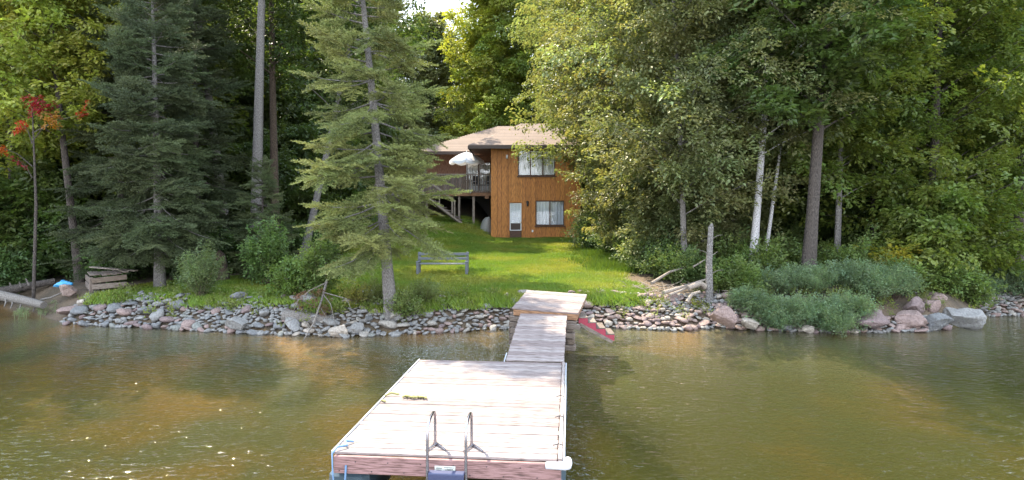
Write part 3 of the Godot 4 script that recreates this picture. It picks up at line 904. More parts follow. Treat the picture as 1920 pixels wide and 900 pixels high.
	for s in spots:
		var px: float = s[0][0]
		var d: float = s[0][1]
		var h: float = s[0][2] * rr(0.95, 1.08)
		if px > 758 and px < 845: continue
		k += 1
		if (s[1] == "left" and k % 3 != 0) or (s[1] == "back" and k % 5 == 0):
			o = tree_at("forest_spruce_tree", "dark spruce deep in the forest behind the left shore" if s[1] == "left" else "dark spruce among the broadleaf trees far behind the cabin", px, d, "forest spruces " + s[1])
			conifer(o, Vector3(rr(-0.3, 0.3), h, 0), 0.16, "bark_dark", 1.6, 2.5, "farfir", GREEN_FIR, 0.42, 1.5, 0.7)
		else:
			var lab: String = {"left": "dark broadleaf tree deep in the forest behind the left shore", "right": "green broadleaf tree in the forest behind the right shore", "back": "tall green broadleaf tree on the slope far behind the cabin"}[s[1]]
			o = tree_at("forest_tree", lab, px, d, "forest broadleaf trees " + s[1])
			var c: Color = [GREEN_DARK, GREEN_MAPLE, GREEN_BIRCH][rng.randi() % 3]
			if s[1] == "back": c = [GREEN_MAPLE, GREEN_BIRCH, Color(0.22, 0.245, 0.035)][rng.randi() % 3]
			broadleaf(o, Vector3(rr(-0.6, 0.6), h, 0), 0.16, "bark_dark", 2.2 if s[1] == "back" else 3.6, h + 0.4, rr(3.0, 4.0), "far", c, 48, 30, 0.95)

func _ready() -> void:
	rng.seed = 20240817
	land_noise.seed = 4
	land_noise.frequency = 0.012
	land_noise.fractal_octaves = 4
	# ---- camera
	var cam := Camera3D.new()
	cam.name = "camera"
	cam.position = Vector3(0, EYE, 0)
	cam.keep_aspect = Camera3D.KEEP_HEIGHT
	cam.set_frustum(2.0 * 0.05 * 450.0 / FOCAL, Vector2(0, -73.0 / FOCAL * 0.05), 0.05, 600.0)
	add_child(cam)
	cam.make_current()
	# ---- sky, sun, exposure
	var env := Environment.new()
	env.background_mode = Environment.BG_SKY
	var sky := Sky.new()
	var sm := ProceduralSkyMaterial.new()
	sm.sky_top_color = Color(0.66, 0.73, 0.82)
	sm.sky_horizon_color = Color(0.90, 0.915, 0.93)
	sm.sky_curve = 0.22
	sm.ground_bottom_color = Color(0.10, 0.12, 0.08)
	sm.ground_horizon_color = Color(0.45, 0.50, 0.45)
	sm.sun_angle_max = 12.0
	sky.sky_material = sm
	env.sky = sky
	env.background_energy_multiplier = 2.0
	env.tonemap_mode = Environment.TONE_MAPPER_LINEAR
	env.tonemap_exposure = 3.6
	env.volumetric_fog_enabled = true
	env.volumetric_fog_density = 0.0
	env.sdfgi_enabled = true
	env.ssao_enabled = true
	env.ssil_enabled = true
	var we := WorldEnvironment.new()
	we.name = "environment"
	we.environment = env
	add_child(we)
	var sun := DirectionalLight3D.new()
	sun.name = "sun"
	sun.light_energy = 1.6
	sun.light_color = Color(1.0, 0.95, 0.85)
	sun.light_angular_distance = 0.55
	sun.shadow_enabled = true
	var az := deg_to_rad(SUN_AZ)
	var el := deg_to_rad(SUN_EL)
	var ray := Vector3(sin(az) * cos(el), -sin(el), cos(az) * cos(el))
	sun.basis = Basis.looking_at(ray, Vector3.UP)
	add_child(sun)
	# ---- structure, then things
	make_materials()
	make_shore()
	make_ground()
	make_water()
	make_sprays()
	make_cabin()
	make_trees()
	make_stones()
	make_dock()
	make_shore_things()
	make_plants()
	make_grass()

# ---------------------------------------------------------------- the dock
func planks(o: Node3D, origin: Vector3, across: Vector3, along: Vector3, wide: float, length: float, count: int, thick: float, kinds: String, called := "plank") -> void:
	# boards lie across, one after another along; origin is a corner of their top
	var a := across.normalized()
	var l := along.normalized()
	var up := a.cross(l)
	if up.y < 0: up = -up
	var pitch := length / count
	var shapes := []
	for k in 6: shapes.append(one_box(Vector3(wide, thick, pitch - rr(0.007, 0.024)), 0.006, Vector2(rr(0, 20), rr(0, 20))))
	for k in count:
		var c := origin + a * (wide * 0.5 + rr(-0.006, 0.006)) + l * pitch * (k + 0.5) - up * (thick * 0.5 + rr(0.0, 0.004))
		var bs := Basis(a, up, a.cross(up)).rotated(up, rr(-0.003, 0.003)).rotated(l, rr(-0.002, 0.002))
		part(called, shapes[rng.randi() % 6], M["%s%d" % [kinds, rng.randi() % 4]], o, Transform3D(bs, c - o.position))

func make_dock() -> void:
	var a := deg_to_rad(5.14)
	var along := Vector3(sin(a), 0, -cos(a))
	var right := Vector3(cos(a), 0, sin(a))
	var up := Vector3.UP
	var fr := Vector3(0.538, 0.45, -6.80)
	var w := 2.51
	var len := 4.10
	var fl := fr - right * w
	var bs := Basis(right, up, -along)
	var o := thing("dock_platform", "square floating dock platform of weathered boards with swim ladder", "dock", Vector3(fr.x, 0.0, fr.z))
	var rel := func(x: float, y: float, z: float) -> Vector3: return fl + right * x + up * y + along * z - o.position
	planks(o, fl + along * 0.012, right, along, w - 0.055, len - 0.012, 29, 0.032, "dock")
	box_part("front_board", rel.call(w * 0.5, -0.128, -0.012), Vector3(w - 0.03, 0.19, 0.04), M.fascia, o, 0.006, bs)
	box_part("back_board", rel.call(w * 0.5, -0.128, len + 0.022), Vector3(w - 0.03, 0.19, 0.04), M.fascia, o, 0.006, bs)
	for s in [0.03, w - 0.075]:
		box_part("side_board", rel.call(s, -0.13, len * 0.5), Vector3(0.04, 0.19, len - 0.05), M.fascia, o, 0.006, bs)
	for k in 4:
		box_part("joist", rel.call(0.5 + k * 0.5, -0.13, len * 0.5), Vector3(0.04, 0.18, len - 0.06), M.fascia, o, 0.004, bs)
	box_part("edge_strip", rel.call(-0.012, -0.004, len * 0.5), Vector3(0.02, 0.035, len + 0.01), M.grey_metal, o, 0.003, bs)
	box_part("edge_strip", rel.call(w - 0.026, -0.002, len * 0.5), Vector3(0.046, 0.036, len - 0.01), M.dock3, o, 0.003, bs)
	box_part("edge_strip", rel.call(w + 0.014, -0.03, len * 0.5), Vector3(0.022, 0.06, len + 0.01), M.grey_metal, o, 0.003, bs)
	# plastic floats under the corners and the middle
	for q in [[0.14, 0.55], [w - 0.2, 0.55], [0.14, len - 0.6], [w - 0.2, len - 0.6], [w * 0.5, len * 0.5]]:
		var fb := MB.new()
		fb.box(Vector3.ZERO, Vector3(0.46, 0.52, 1.0), Basis(), 0.07)
		var f := part("float", fb.mesh(), M.float_plastic, o, Transform3D(bs, rel.call(q[0], -0.485, q[1])))
		f.set_meta("label", "dark blue-grey plastic float under the dock")
	# screw heads along the fascia
	for k in 14:
		var sb := MB.new()
		sb.tube([Vector3.ZERO, Vector3(0, 0, 0.004)], [0.007, 0.006], 6)
		part("screw", sb.mesh(), M.black_metal, o, Transform3D(bs, rel.call(0.08 + k * 0.18, -0.09 if k % 2 else -0.19, -0.033)))
	# white corner bumper
	var cb := MB.new()
	cb.tube([Vector3(-0.17, 0, 0), Vector3(-0.165, 0, 0), Vector3(-0.03, 0, 0.0), Vector3(0.035, 0, 0), Vector3(0.06, 0, -0.02), Vector3(0.065, 0, -0.08), Vector3(0.065, 0, -0.15), Vector3(0.065, 0, -0.155)], [0.024, 0.036, 0.040, 0.044, 0.047, 0.047, 0.042, 0.024], 12)
	part("corner_bumper", cb.mesh(), M.bumper, o, Transform3D(bs, rel.call(w - 0.01, -0.045, -0.05)))
	# maker's plate: only LUMBER can be read, the other lines are print too small to read
	var plate := part("maker_plate", one_box(Vector3(0.225, 0.075, 0.004), 0.001), M.sign, o, Transform3D(bs, rel.call(1.25, -0.135, -0.036)))
	plate.set_meta("label", "small pale maker's plate with dark print")
	var tm := TextMesh.new()
	var ff := SystemFont.new()
	ff.font_names = PackedStringArray(["Droid Sans"])
	ff.font_weight = 700
	tm.font = ff
	tm.text = "LUMBER"
	tm.font_size = 16
	tm.pixel_size = 0.0013
	tm.depth = 0.001
	part("print", tm, M.ink, plate, Transform3D(Basis(), Vector3(0.045, -0.001, 0.003)))
	for q in [[-0.065, 0.014, 0.062, 0.009], [-0.065, -0.006, 0.058, 0.007], [0.045, 0.022, 0.11, 0.006], [0.04, -0.022, 0.10, 0.005]]:
		part("print", one_box(Vector3(q[2], q[3], 0.001)), M.ink, plate, Transform3D(Basis(), Vector3(q[0], q[1], 0.003)))
	# hook bolts at the right edge
	for z in [0.32, 1.25, 2.1]:
		var hb := MB.new()
		hb.tube([Vector3(-0.06, 0.01, 0), Vector3(0, 0.03, 0), Vector3(0.05, 0.015, 0), Vector3(0.05, -0.04, 0)], [0.006, 0.006, 0.006, 0.006], 6)
		part("hook", hb.mesh(), M.black_metal, o, Transform3D(bs, rel.call(w - 0.05, 0.02, z)))
	# ---- swim ladder
	var l := thing("swim_ladder", "steel swim ladder hooked over the dock's front edge", "ladder", fl + right * 1.28 + along * -0.1)
	for s in [1.075, 1.49]:
		var rp := []
		var rz := []
		for q in [[-0.115, -1.0], [-0.115, -0.3], [-0.115, 0.20], [-0.112, 0.27], [-0.095, 0.325], [-0.06, 0.36], [0.0, 0.385], [0.10, 0.40], [0.19, 0.40], [0.24, 0.385], [0.27, 0.345], [0.28, 0.29], [0.282, 0.15], [0.282, 0.035]]:
			rp.append(fl + right * s + up * q[1] + along * q[0] - l.position)
			rz.append(0.0165)
		var tb := MB.new()
		tb.tube(rp, rz, 12)
		part("rail", tb.mesh(), M.chrome, l)
		var br := MB.new()
		var foot: Vector3 = fl + right * s + along * 0.29 - l.position
		br.tube([foot + Vector3(0, 0.035, 0), foot + Vector3(0, 0.003, 0)], [0.02, 0.03], 10)
		br.tube([foot + Vector3(0.02, 0.02, 0), foot - along * 0.2 + Vector3(-0.06, 0.016, 0)], [0.011, 0.011], 6)
		br.tube([foot + Vector3(0.02, 0.02, 0), foot - along * 0.18 + Vector3(0.15, 0.014, 0)], [0.010, 0.010], 6)
		part("bracket", br.mesh(), M.chrome, l)
	for y in [-0.14, -0.42, -0.70]:
		var st := MB.new()
		st.box(fl + right * 1.2825 + up * y - along * 0.115 - l.position, Vector3(0.385, 0.028, 0.085), bs, 0.01)
		st.box(fl + right * 1.2825 + up * (y - 0.05) - along * 0.155 - l.position, Vector3(0.385, 0.10, 0.012), bs, 0.004)
		part("step", st.mesh(), M.step_blue, l)
	# ---- ropes and weed
	var c := fl + right * 0.02 + along * 2.05
	var r := thing("mooring_rope", "yellowish rope looped over the dock's left edge", "rope", c)
	var rb := MB.new()
	rb.tube([Vector3(0.16, 0.02, 0.02), Vector3(0.05, 0.035, 0.0), Vector3(-0.03, 0.01, 0.05), Vector3(-0.06, -0.10, 0.1), Vector3(-0.07, -0.04, 0.22), Vector3(-0.02, 0.02, 0.28), Vector3(0.03, 0.02, 0.34)], [0.014, 0.014, 0.014, 0.014, 0.014, 0.014, 0.012], 7)
	part("rope", rb.mesh(), M.rope_yellow, r)
	r = thing("mooring_rope", "faded blue rope knotted at the dock's front left corner", "rope", fl + right * 0.05 + along * 0.15)
	rb = MB.new()
	rb.tube([Vector3(0.10, 0.02, -0.10), Vector3(0.02, 0.045, -0.05), Vector3(0.06, 0.03, 0.04), Vector3(-0.03, 0.035, 0.10), Vector3(-0.06, 0.0, 0.20), Vector3(-0.055, -0.2, 0.20), Vector3(-0.03, -0.45, 0.2)], [0.012, 0.014, 0.014, 0.013, 0.009, 0.008, 0.008], 7)
	rb.tube([Vector3(0.09, -0.13, 0.20), Vector3(0.085, -0.3, 0.215), Vector3(0.07, -0.46, 0.21)], [0.012, 0.010, 0.008], 6)
	part("rope", rb.mesh(), M.rope_blue, r)
	r = thing("rope_coil", "small heap of yellow-green rope lying on the dock boards", "rope", fl + right * 0.42 + along * 1.95)
	rb = MB.new()
	var pts := []
	var rad := []
	for k in 26:
		var t := k / 25.0
		pts.append(right * (-0.16 + 0.34 * t + 0.03 * sin(k * 1.9)) + along * (0.045 * sin(k * 2.3) - 0.03 * t) + up * (0.016 + 0.012 * absf(sin(k * 1.1))))
		rad.append(0.013)
	rb.tube(pts, rad, 6)
	part("rope", rb.mesh(), M.rope_yellow, r)
	# ---- walkway up to the landing
	var n0 := fl + right * (w - 1.02) + along * (len + 0.02) + up * 0.02
	var f0 := Vector3(1.17, 0.80, -13.62) - right * 1.0
	o = thing("dock_walkway", "narrow board walkway sloping from the dock up to the landing", "walkway", Vector3(n0.x, 0, n0.z))
	var dir := f0 - n0
	planks(o, n0, right, dir, 1.0, dir.length(), 19, 0.03, "dock")
	var wb := Basis(right, dir.normalized().cross(right) * -1.0, -dir.normalized())
	if wb.y.y < 0: wb = Basis(right, -wb.y, -dir.normalized())
	for s in [0.04, 0.5, 0.96]:
		box_part("beam", n0 + right * s + dir * 0.5 - wb.y * 0.105 - o.position, Vector3(0.045, 0.14, dir.length() - 0.02), M.fascia, o, 0.005, wb)
	var pb := MB.new()
	pb.tube([n0 + right * -0.03 + up * -0.3 - o.position, n0 + right * -0.03 + up * -0.04 + dir * 0.02 - o.position, n0 + right * -0.02 + up * 0.0 + dir * 0.12 - o.position], [0.012, 0.012, 0.012], 6)
	part("hinge_rod", pb.mesh(), M.grey_metal, o)
	# ---- landing on its crib
	var nl := Vector3(0.0, 0.905, -13.78)
	var across := Vector3(1.40, -0.06, 0.32)
	var deep := Vector3(0.30, 0.17, -1.60)
	deep -= across.normalized() * deep.dot(across.normalized())
	o = thing("dock_landing", "wide board landing on a timber crib at the shore", "landing", Vector3(0.8, 0, -14.4))
	planks(o, nl, across, deep, across.length(), deep.length(), 10, 0.035, "dock")
	var lx := across.normalized()
	var lz := -deep.normalized()
	var lb := Basis(lx, lz.cross(lx), lz)
	var ww := across.length()
	box_part("front_board", nl + lx * ww * 0.5 + lb.y * -0.105 + lz * -0.03 - o.position, Vector3(ww - 0.06, 0.13, 0.04), M.freshwood, o, 0.005, lb)
	for s in [0.05, ww - 0.05]:
		box_part("side_board", nl + lx * s + lb.y * -0.105 + deep * 0.5 - o.position, Vector3(0.04, 0.13, deep.length() - 0.1), M.freshwood, o, 0.005, lb)
	for s in [0.10, ww - 0.16]:
		for k in 5:
			box_part("crib_timber", nl + lx * s + Vector3(0, -0.235 - 0.13 * k, -0.12) + Vector3(rr(-0.02, 0.02), 0, 0) - o.position, Vector3(0.22 if k % 2 == 0 else 0.14, 0.11, 0.20), M["oldwood%d" % (k % 4)], o, 0.01, lb)
			box_part("crib_timber", nl + lx * s + Vector3(0, -0.235 - 0.13 * k, -0.75) - o.position, Vector3(0.13, 0.11, 0.95), M["oldwood%d" % ((k + 1) % 4)], o, 0.01, lb)
	box_part("crib_board", nl + lx * (ww - 0.12) + Vector3(0, -0.30, -0.0) - o.position, Vector3(0.30, 0.10, 0.03), M.oldwood2, o, 0.005, lb)
	for k in 3:
		box_part("crib_timber", nl + lx * ww * 0.5 + Vector3(0, -0.3 - 0.17 * k, -0.55) - o.position, Vector3(ww - 0.3, 0.14, 0.12), M["oldwood%d" % k], o, 0.01, lb)
	# ---- old steps beside the landing, going into the water
	o = thing("shore_steps", "old wooden steps with red stringer going into the water", "steps", at(1120, 640, 13.7))
	for s in 2:
		var d := 13.75 + s * 0.55
		var outline := []
		for q in [[1085, 597], [1102, 597], [1103, 606], [1117, 606], [1118, 617], [1135, 617], [1136, 628], [1152, 628], [1152, 639], [1139, 637], [1085, 606]]:
			outline.append(at(q[0], q[1], 13.75) - o.position + Vector3(0, 0, -0.55 * s))
		var sb := MB.new()
		var pp := PackedVector2Array()
		for q in outline: pp.append(Vector2(q.x, q.y))
		var tri := Geometry2D.triangulate_polygon(pp)
		for k in range(0, tri.size(), 3):
			for f in [0.0, -0.04]:
				sb.poly([outline[tri[k]] + Vector3(0, 0, f), outline[tri[k + 1]] + Vector3(0, 0, f), outline[tri[k + 2]] + Vector3(0, 0, f)], Vector3(0, 0, 1 if f == 0.0 else -1))
		var ctr: Vector3 = outline[10].lerp(outline[4], 0.5)
		for k in outline.size():
			var p0: Vector3 = outline[k]
			var p1: Vector3 = outline[(k + 1) % outline.size()]
			var e := p1 - p0
			sb.poly([p0, p1, p1 + Vector3(0, 0, -0.04), p0 + Vector3(0, 0, -0.04)], Vector3(-e.y, e.x, 0))
		part("stringer", sb.mesh(), M.red_paint if s == 0 else M.oldwood1, o).set_meta("label", "saw-toothed stringer with worn red paint" if s == 0 else "grey saw-toothed stringer")
		if s == 0:
			for q in [[1094, 597], [1110, 606], [1127, 617], [1144, 628]]:
				box_part("tread", at(q[0], q[1], 13.75) - o.position + Vector3(0, 0.014, -0.30), Vector3(0.2, 0.025, 0.60), M["oldwood%d" % (rng.randi() % 4)], o, 0.004)
			var lb2 := MB.new()
			lb2.box(at(1118, 625, 13.73) - o.position, Vector3(0.80, 0.07, 0.03), Basis.from_euler(Vector3(0, 0, -0.50)), 0.004)
			part("lower_rail", lb2.mesh(), M.oldwood2, o)

# ---------------------------------------------------------------- the cabin
func wall_strips(x0: float, x1: float, y0: float, y1: float, step: float, holes: Array) -> Array:
	# rectangles [xa, xb, ya, yb] that leave the holes open
	var xs := [x0, x1]
	for h in holes: xs.append_array([h[0], h[1]])
	var x := x0
	while x < x1:
		var ok := true
		for e in xs:
			if absf(e - x) < 0.07: ok = false
		if ok: xs.append(x)
		x += step * rr(0.8, 1.25)
	xs.sort()
	var out := []
	for k in xs.size() - 1:
		if xs[k + 1] - xs[k] < 0.005: continue
		var mid: float = (xs[k] + xs[k + 1]) * 0.5
		var cuts := []
		for h in holes:
			if mid > h[0] and mid < h[1]: cuts.append(h)
		cuts.sort_custom(func(a, b): return a[2] < b[2])
		var y := y0
		for h in cuts:
			if h[2] > y: out.append([xs[k], xs[k + 1], y, h[2]])
			y = h[3]
		if y < y1: out.append([xs[k], xs[k + 1], y, y1])
	return out

func window_unit(o: Node3D, x0: float, x1: float, y0: float, y1: float, z: float, panes: int, back: Material, called := "window", bar := 0.06) -> Node3D:
	var w := Node3D.new()
	w.name = called
	o.add_child(w, true)
	var cw := (x1 - x0) / panes
	for q in [[(x0 + x1) / 2, y0 + bar / 2, x1 - x0, bar], [(x0 + x1) / 2, y1 - bar / 2, x1 - x0, bar]]:
		box_part("frame", Vector3(q[0], q[1], z), Vector3(q[2], q[3], 0.10), M.trim, w, 0.006)
	for k in panes + 1:
		var x := clampf(x0 + cw * k, x0 + bar / 2, x1 - bar / 2)
		box_part("frame", Vector3(x, (y0 + y1) / 2, z - 0.002), Vector3(bar, y1 - y0 - 2 * bar, 0.10), M.trim, w, 0.006)
	box_part("sill", Vector3((x0 + x1) / 2, y0 - 0.035, z + 0.045), Vector3(x1 - x0 + 0.12, 0.06, 0.12), M.trim, w, 0.006)
	for k in panes:
		part("pane", one_box(Vector3(cw - bar, y1 - y0 - 2 * bar, 0.006)), M.glass, w, Transform3D(Basis(), Vector3(x0 + cw * (k + 0.5), (y0 + y1) / 2, z - 0.01)))
	# gathered curtain behind the glass; the lower window's stands in for sky reflection
	var cb := MB.new()
	var n := int((x1 - x0) / 0.035)
	for k in n:
		var xa := x0 + (x1 - x0) * k / n
		var xb := x0 + (x1 - x0) * (k + 1) / n
		var za := z - 0.22 + 0.03 * sin(k * 1.3) + 0.012 * sin(k * 3.1)
		var zb := z - 0.22 + 0.03 * sin((k + 1) * 1.3) + 0.012 * sin((k + 1) * 3.1)
		cb.poly([Vector3(xa, y0, za), Vector3(xb, y0, zb), Vector3(xb, y1, zb), Vector3(xa, y1, za)], Vector3(0, 0, 1))
	part("curtain", cb.mesh(), back, w)
	return w

func hip_roof(o: Node3D, x0: float, x1: float, z0: float, z1: float, eave: float, r0: Vector3, r1: Vector3, called := "roof") -> void:
	# x0..x1 and z0 (front) .. z1 (back) at the eaves; r0-r1 the ridge, left to right
	var b := MB.new()
	var t := Vector3(0, 0.05, 0)
	var fl := Vector3(x0, eave, z0)
	var fr := Vector3(x1, eave, z0)
	var kl := Vector3(x0, eave, z1)
	var kr := Vector3(x1, eave, z1)
	for f in [[fl, fr, r1, r0], [fr, kr, r1], [kr, kl, r0, r1], [kl, fl, r0]]:
		b.poly(f.map(func(p): return p + t), Vector3.UP)
	for e in [[fl, fr], [fr, kr], [kr, kl], [kl, fl]]:
		b.poly([e[0], e[1], e[1] + t, e[0] + t], (e[0] + e[1]) * 0.5 - (fl + kr) * 0.5)
	var r := part(called, b.mesh(), M.shingle, o)
	# courses of shingles stand a little proud, one lap above another, on the front slope
	var slope := (r0 - fl).dot(Vector3(0, 0, -1))
	var rows := int((Vector2(z0 - r0.z, r0.y - eave).length()) / 0.16)
	for k in rows:
		var f := (k + 0.5) / rows
		var l := fl.lerp(r0, f) + t
		var q := fr.lerp(r1, f) + t
		box_part("shingle_course", (l + q) * 0.5 + Vector3(0, 0.006, 0), Vector3(q.x - l.x - 0.02, 0.022, 0.17), M["shingle%d" % (rng.randi() % 3)], r, 0.003, Basis.from_euler(Vector3(atan2(r0.y - eave, z0 - r0.z) - 0.05, 0, 0)))
	var fas := 0.17
	box_part("fascia", Vector3((x0 + x1) / 2, eave - fas / 2 + 0.02, z0 + 0.02), Vector3(x1 - x0 + 0.05, fas, 0.03), M.dark_trim, o, 0.005)
	box_part("fascia", Vector3(x0 - 0.02, eave - fas / 2 + 0.02, (z0 + z1) / 2), Vector3(0.03, fas, z0 - z1 - 0.02), M.dark_trim, o, 0.005)
	box_part("fascia", Vector3(x1 + 0.02, eave - fas / 2 + 0.02, (z0 + z1) / 2), Vector3(0.03, fas, z0 - z1 - 0.02), M.dark_trim, o, 0.005)
	box_part("soffit", Vector3((x0 + x1) / 2, eave - 0.06, (z0 + z1) / 2), Vector3(x1 - x0 - 0.03, 0.02, z0 - z1 - 0.03), M.deckwood, o, 0.0)

func make_cabin() -> void:
	var D := 36.0
	var o := thing("cabin", "two-storey cedar-sided cabin with brown hipped roofs on the lawn", "house", Vector3(1.36, 1.0, -D))
	var ox := o.position
	var X := func(px: float) -> float: return wx(px, D) - ox.x
	var Y := func(py: float) -> float: return EYE + (377.0 - py) / FOCAL * D - ox.y
	var x0: float = X.call(922)
	var x1: float = x0 + 5.0
	var top := 5.28
	var door := [X.call(953.5), X.call(980), 0.08, Y.call(378)]
	var upper := [X.call(971), X.call(1041), Y.call(330), Y.call(281)]
	var lower := [X.call(1004), X.call(1058), Y.call(423), Y.call(376)]
	var holes := [door, upper, lower]
	# backing wall in one sheet, then the boards on it
	var wb := MB.new()
	for s in wall_strips(x0, x1, -0.5, top, 9.0, holes):
		wb.box(Vector3((s[0] + s[1]) / 2, (s[2] + s[3]) / 2, -0.06), Vector3(s[1] - s[0], s[3] - s[2], 0.10))
	part("wall", wb.mesh(), M.trim, o)
	var front := Node3D.new()
	front.name = "front_siding"
	o.add_child(front)
	for s in wall_strips(x0, x1, -0.1, top, 0.27, holes):
		var w: float = s[1] - s[0] - 0.012
		if w < 0.02: continue
		box_part("board", Vector3((s[0] + s[1]) / 2, (s[2] + s[3]) / 2, 0.008 + rr(0, 0.004)), Vector3(w, s[3] - s[2] - 0.002, 0.022), M["cedar%d" % (rng.randi() % 4)], front, 0.004)
	# the other walls, floors and rooms
	for x in [x0 + 0.05, x1 - 0.05]:
		box_part("wall", Vector3(x, top / 2 - 0.3, -3.62), Vector3(0.10, top + 0.5, 7.0), M.cedar1, o, 0.0)
	box_part("wall", Vector3((x0 + x1) / 2, top / 2 - 0.3, -7.2), Vector3(5.0, top + 0.5, 0.12), M.inside, o, 0.0)
	box_part("floor", Vector3((x0 + x1) / 2, 0.0, -3.62), Vector3(4.78, 0.1, 7.0), M.inside, o, 0.0)
	box_part("floor", Vector3((x0 + x1) / 2, 2.65, -3.62), Vector3(4.78, 0.25, 7.0), M.inside, o, 0.0)
	box_part("corner_board", Vector3(x0 - 0.012, top / 2 - 0.05, 0.0), Vector3(0.05, top - 0.1, 0.07), M.cedar2, o, 0.006)
	window_unit(o, upper[0], upper[1], upper[2], upper[3], 0.0, 3, M.curtain)
	window_unit(o, lower[0], lower[1], lower[2], lower[3], 0.0, 2, M.blind)  # backing added to give these panes a reflected-sky colour
	# door: brown panel below, white framed glazing with a grid above
	var dr := Node3D.new()
	dr.name = "door"
	o.add_child(dr)
	var dx: float = (door[0] + door[1]) / 2
	var dw: float = door[1] - door[0]
	var dh: float = door[3] - door[2]
	for s in [-1, 1]:
		box_part("door_frame", Vector3(dx + s * (dw / 2 - 0.03), door[2] + dh / 2, 0.0), Vector3(0.06, dh, 0.12), M.cedar3, dr, 0.006)
	box_part("door_frame", Vector3(dx, door[3] - 0.03, 0.002), Vector3(dw - 0.12, 0.06, 0.12), M.cedar3, dr, 0.006)
	box_part("kick_panel", Vector3(dx, door[2] + 0.23, 0.0), Vector3(dw - 0.14, 0.42, 0.04), M.trim, dr, 0.01)
	for s in [-1, 1]:
		box_part("screen_frame", Vector3(dx + s * (dw / 2 - 0.095), door[2] + 0.46 + (dh - 0.56) / 2, 0.012), Vector3(0.05, dh - 0.56, 0.035), M.white_paint, dr, 0.004)
	for y in [0.48, 0.90, dh - 0.12]:
		box_part("screen_frame", Vector3(dx, door[2] + y, 0.013), Vector3(dw - 0.25, 0.045, 0.035), M.white_paint, dr, 0.004)
	part("pane", one_box(Vector3(dw - 0.24, dh - 1.06, 0.006)), M.glass, dr, Transform3D(Basis(), Vector3(dx, door[2] + 0.92 + (dh - 1.06) / 2, 0.0)))
	box_part("screen_panel", Vector3(dx, door[2] + 0.69, 0.0), Vector3(dw - 0.24, 0.38, 0.01), M.dark_trim, dr, 0.0)
	for k in 2:
		box_part("muntin", Vector3(dx + (k - 0.5) * 0.17, door[2] + 0.92 + (dh - 1.06) / 2, 0.018), Vector3(0.016, dh - 1.06, 0.012), M.white_paint, dr, 0.0)
	for k in 2:
		box_part("muntin", Vector3(dx, door[2] + 1.25 + k * 0.32, 0.02), Vector3(dw - 0.25, 0.016, 0.012), M.white_paint, dr, 0.0)
	box_part("blind", Vector3(dx, door[2] + 1.4, -0.08), Vector3(dw - 0.16, dh - 0.9, 0.02), M.blind, dr, 0.0)  # pale sheet added behind the door pane, coloured like reflected sky
	var kb := MB.new()
	kb.tube([Vector3(0, 0, 0), Vector3(0, 0, 0.05), Vector3(0, 0, 0.065)], [0.012, 0.028, 0.012], 8)
	part("handle", kb.mesh(), M.brass, dr, Transform3D(Basis(), Vector3(dx + dw / 2 - 0.10, door[2] + 0.93, 0.03)))
	# lamps and the outlet
	var lp := MB.new()
	lp.tube([Vector3(0, 0.16, 0), Vector3(0, 0.13, 0), Vector3(0, 0.10, 0), Vector3(0, -0.10, 0), Vector3(0, -0.14, 0)], [0.01, 0.06, 0.075, 0.05, 0.015], 8)
	lp.box(Vector3(0, 0.02, -0.09), Vector3(0.09, 0.22, 0.03), Basis(), 0.008)
	lp.tube([Vector3(0, 0.10, -0.08), Vector3(0, 0.19, -0.04), Vector3(0, 0.16, 0)], [0.01, 0.01, 0.01], 6)
	part("wall_lamp", lp.mesh(), M.black_metal, o, Transform3D(Basis(), Vector3(X.call(989), Y.call(382), 0.13)))
	lp = MB.new()
	lp.box(Vector3(0, 0.05, -0.03), Vector3(0.10, 0.12, 0.04), Basis(), 0.01)
	lp.tube([Vector3(0, 0.04, 0.0), Vector3(0, -0.02, 0.05), Vector3(0, -0.10, 0.08)], [0.03, 0.055, 0.06], 9)
	part("flood_lamp", lp.mesh(), M.white_paint, o, Transform3D(Basis(), Vector3(X.call(950.5), Y.call(294), 0.07)))
	box_part("outlet_box", Vector3(X.call(998.5), Y.call(433), 0.045), Vector3(0.09, 0.13, 0.05), M.white_paint, o, 0.01)
	# roofs; the front block's ridge runs across
	var ez := 0.8
	var ev := 5.23
	hip_roof(o, wx(878, D - ez) - ox.x, x1 + 1.25, ez, -8.2, ev, Vector3(0.55 - ox.x, 6.98, -4.0), Vector3(2.25 - ox.x, 6.98, -4.0))
	hip_roof(o, -6.5 - ox.x, 5.2 - ox.x, -5.1, -15.0, 5.34, Vector3(-1.0 - ox.x, 7.52, -10.0), Vector3(2.6 - ox.x, 7.52, -10.0), "rear_roof")
	# the rear wing behind the deck
	var rear := -6.2
	var glassd := [wx(874, 42.2) - ox.x, wx(921, 42.2) - ox.x, 2.75, 4.82]
	wb = MB.new()
	for s in wall_strips(-5.6 - ox.x, x0 - 0.01, 2.6, 5.34, 0.3, [glassd]):
		box_part("rear_board", Vector3((s[0] + s[1]) / 2, (s[2] + s[3]) / 2, rear), Vector3(s[1] - s[0] - 0.01, s[3] - s[2], 0.06), M.deckwood, o, 0.004)
	box_part("basement_wall", Vector3((-5.6 - ox.x + x0) / 2 - 0.05, 1.0, rear - 5.0), Vector3(x0 + 5.6 + ox.x - 0.1, 3.1, 0.2), M.basement, o, 0.0)
	box_part("floor", Vector3((-5.6 - ox.x + x0) / 2 - 0.05, 2.6, rear - 4.1), Vector3(x0 + 5.6 + ox.x - 0.1, 0.2, 8.0), M.basement, o, 0.0)
	box_part("basement_wall", Vector3(x0 - 0.1, 1.0, rear - 3.0), Vector3(0.12, 3.0, 4.0), M.basement, o, 0.0)
	box_part("wall", Vector3(-5.6 - ox.x, 2.4, rear - 4.1), Vector3(0.1, 5.8, 8.0), M.deckwood, o, 0.0)
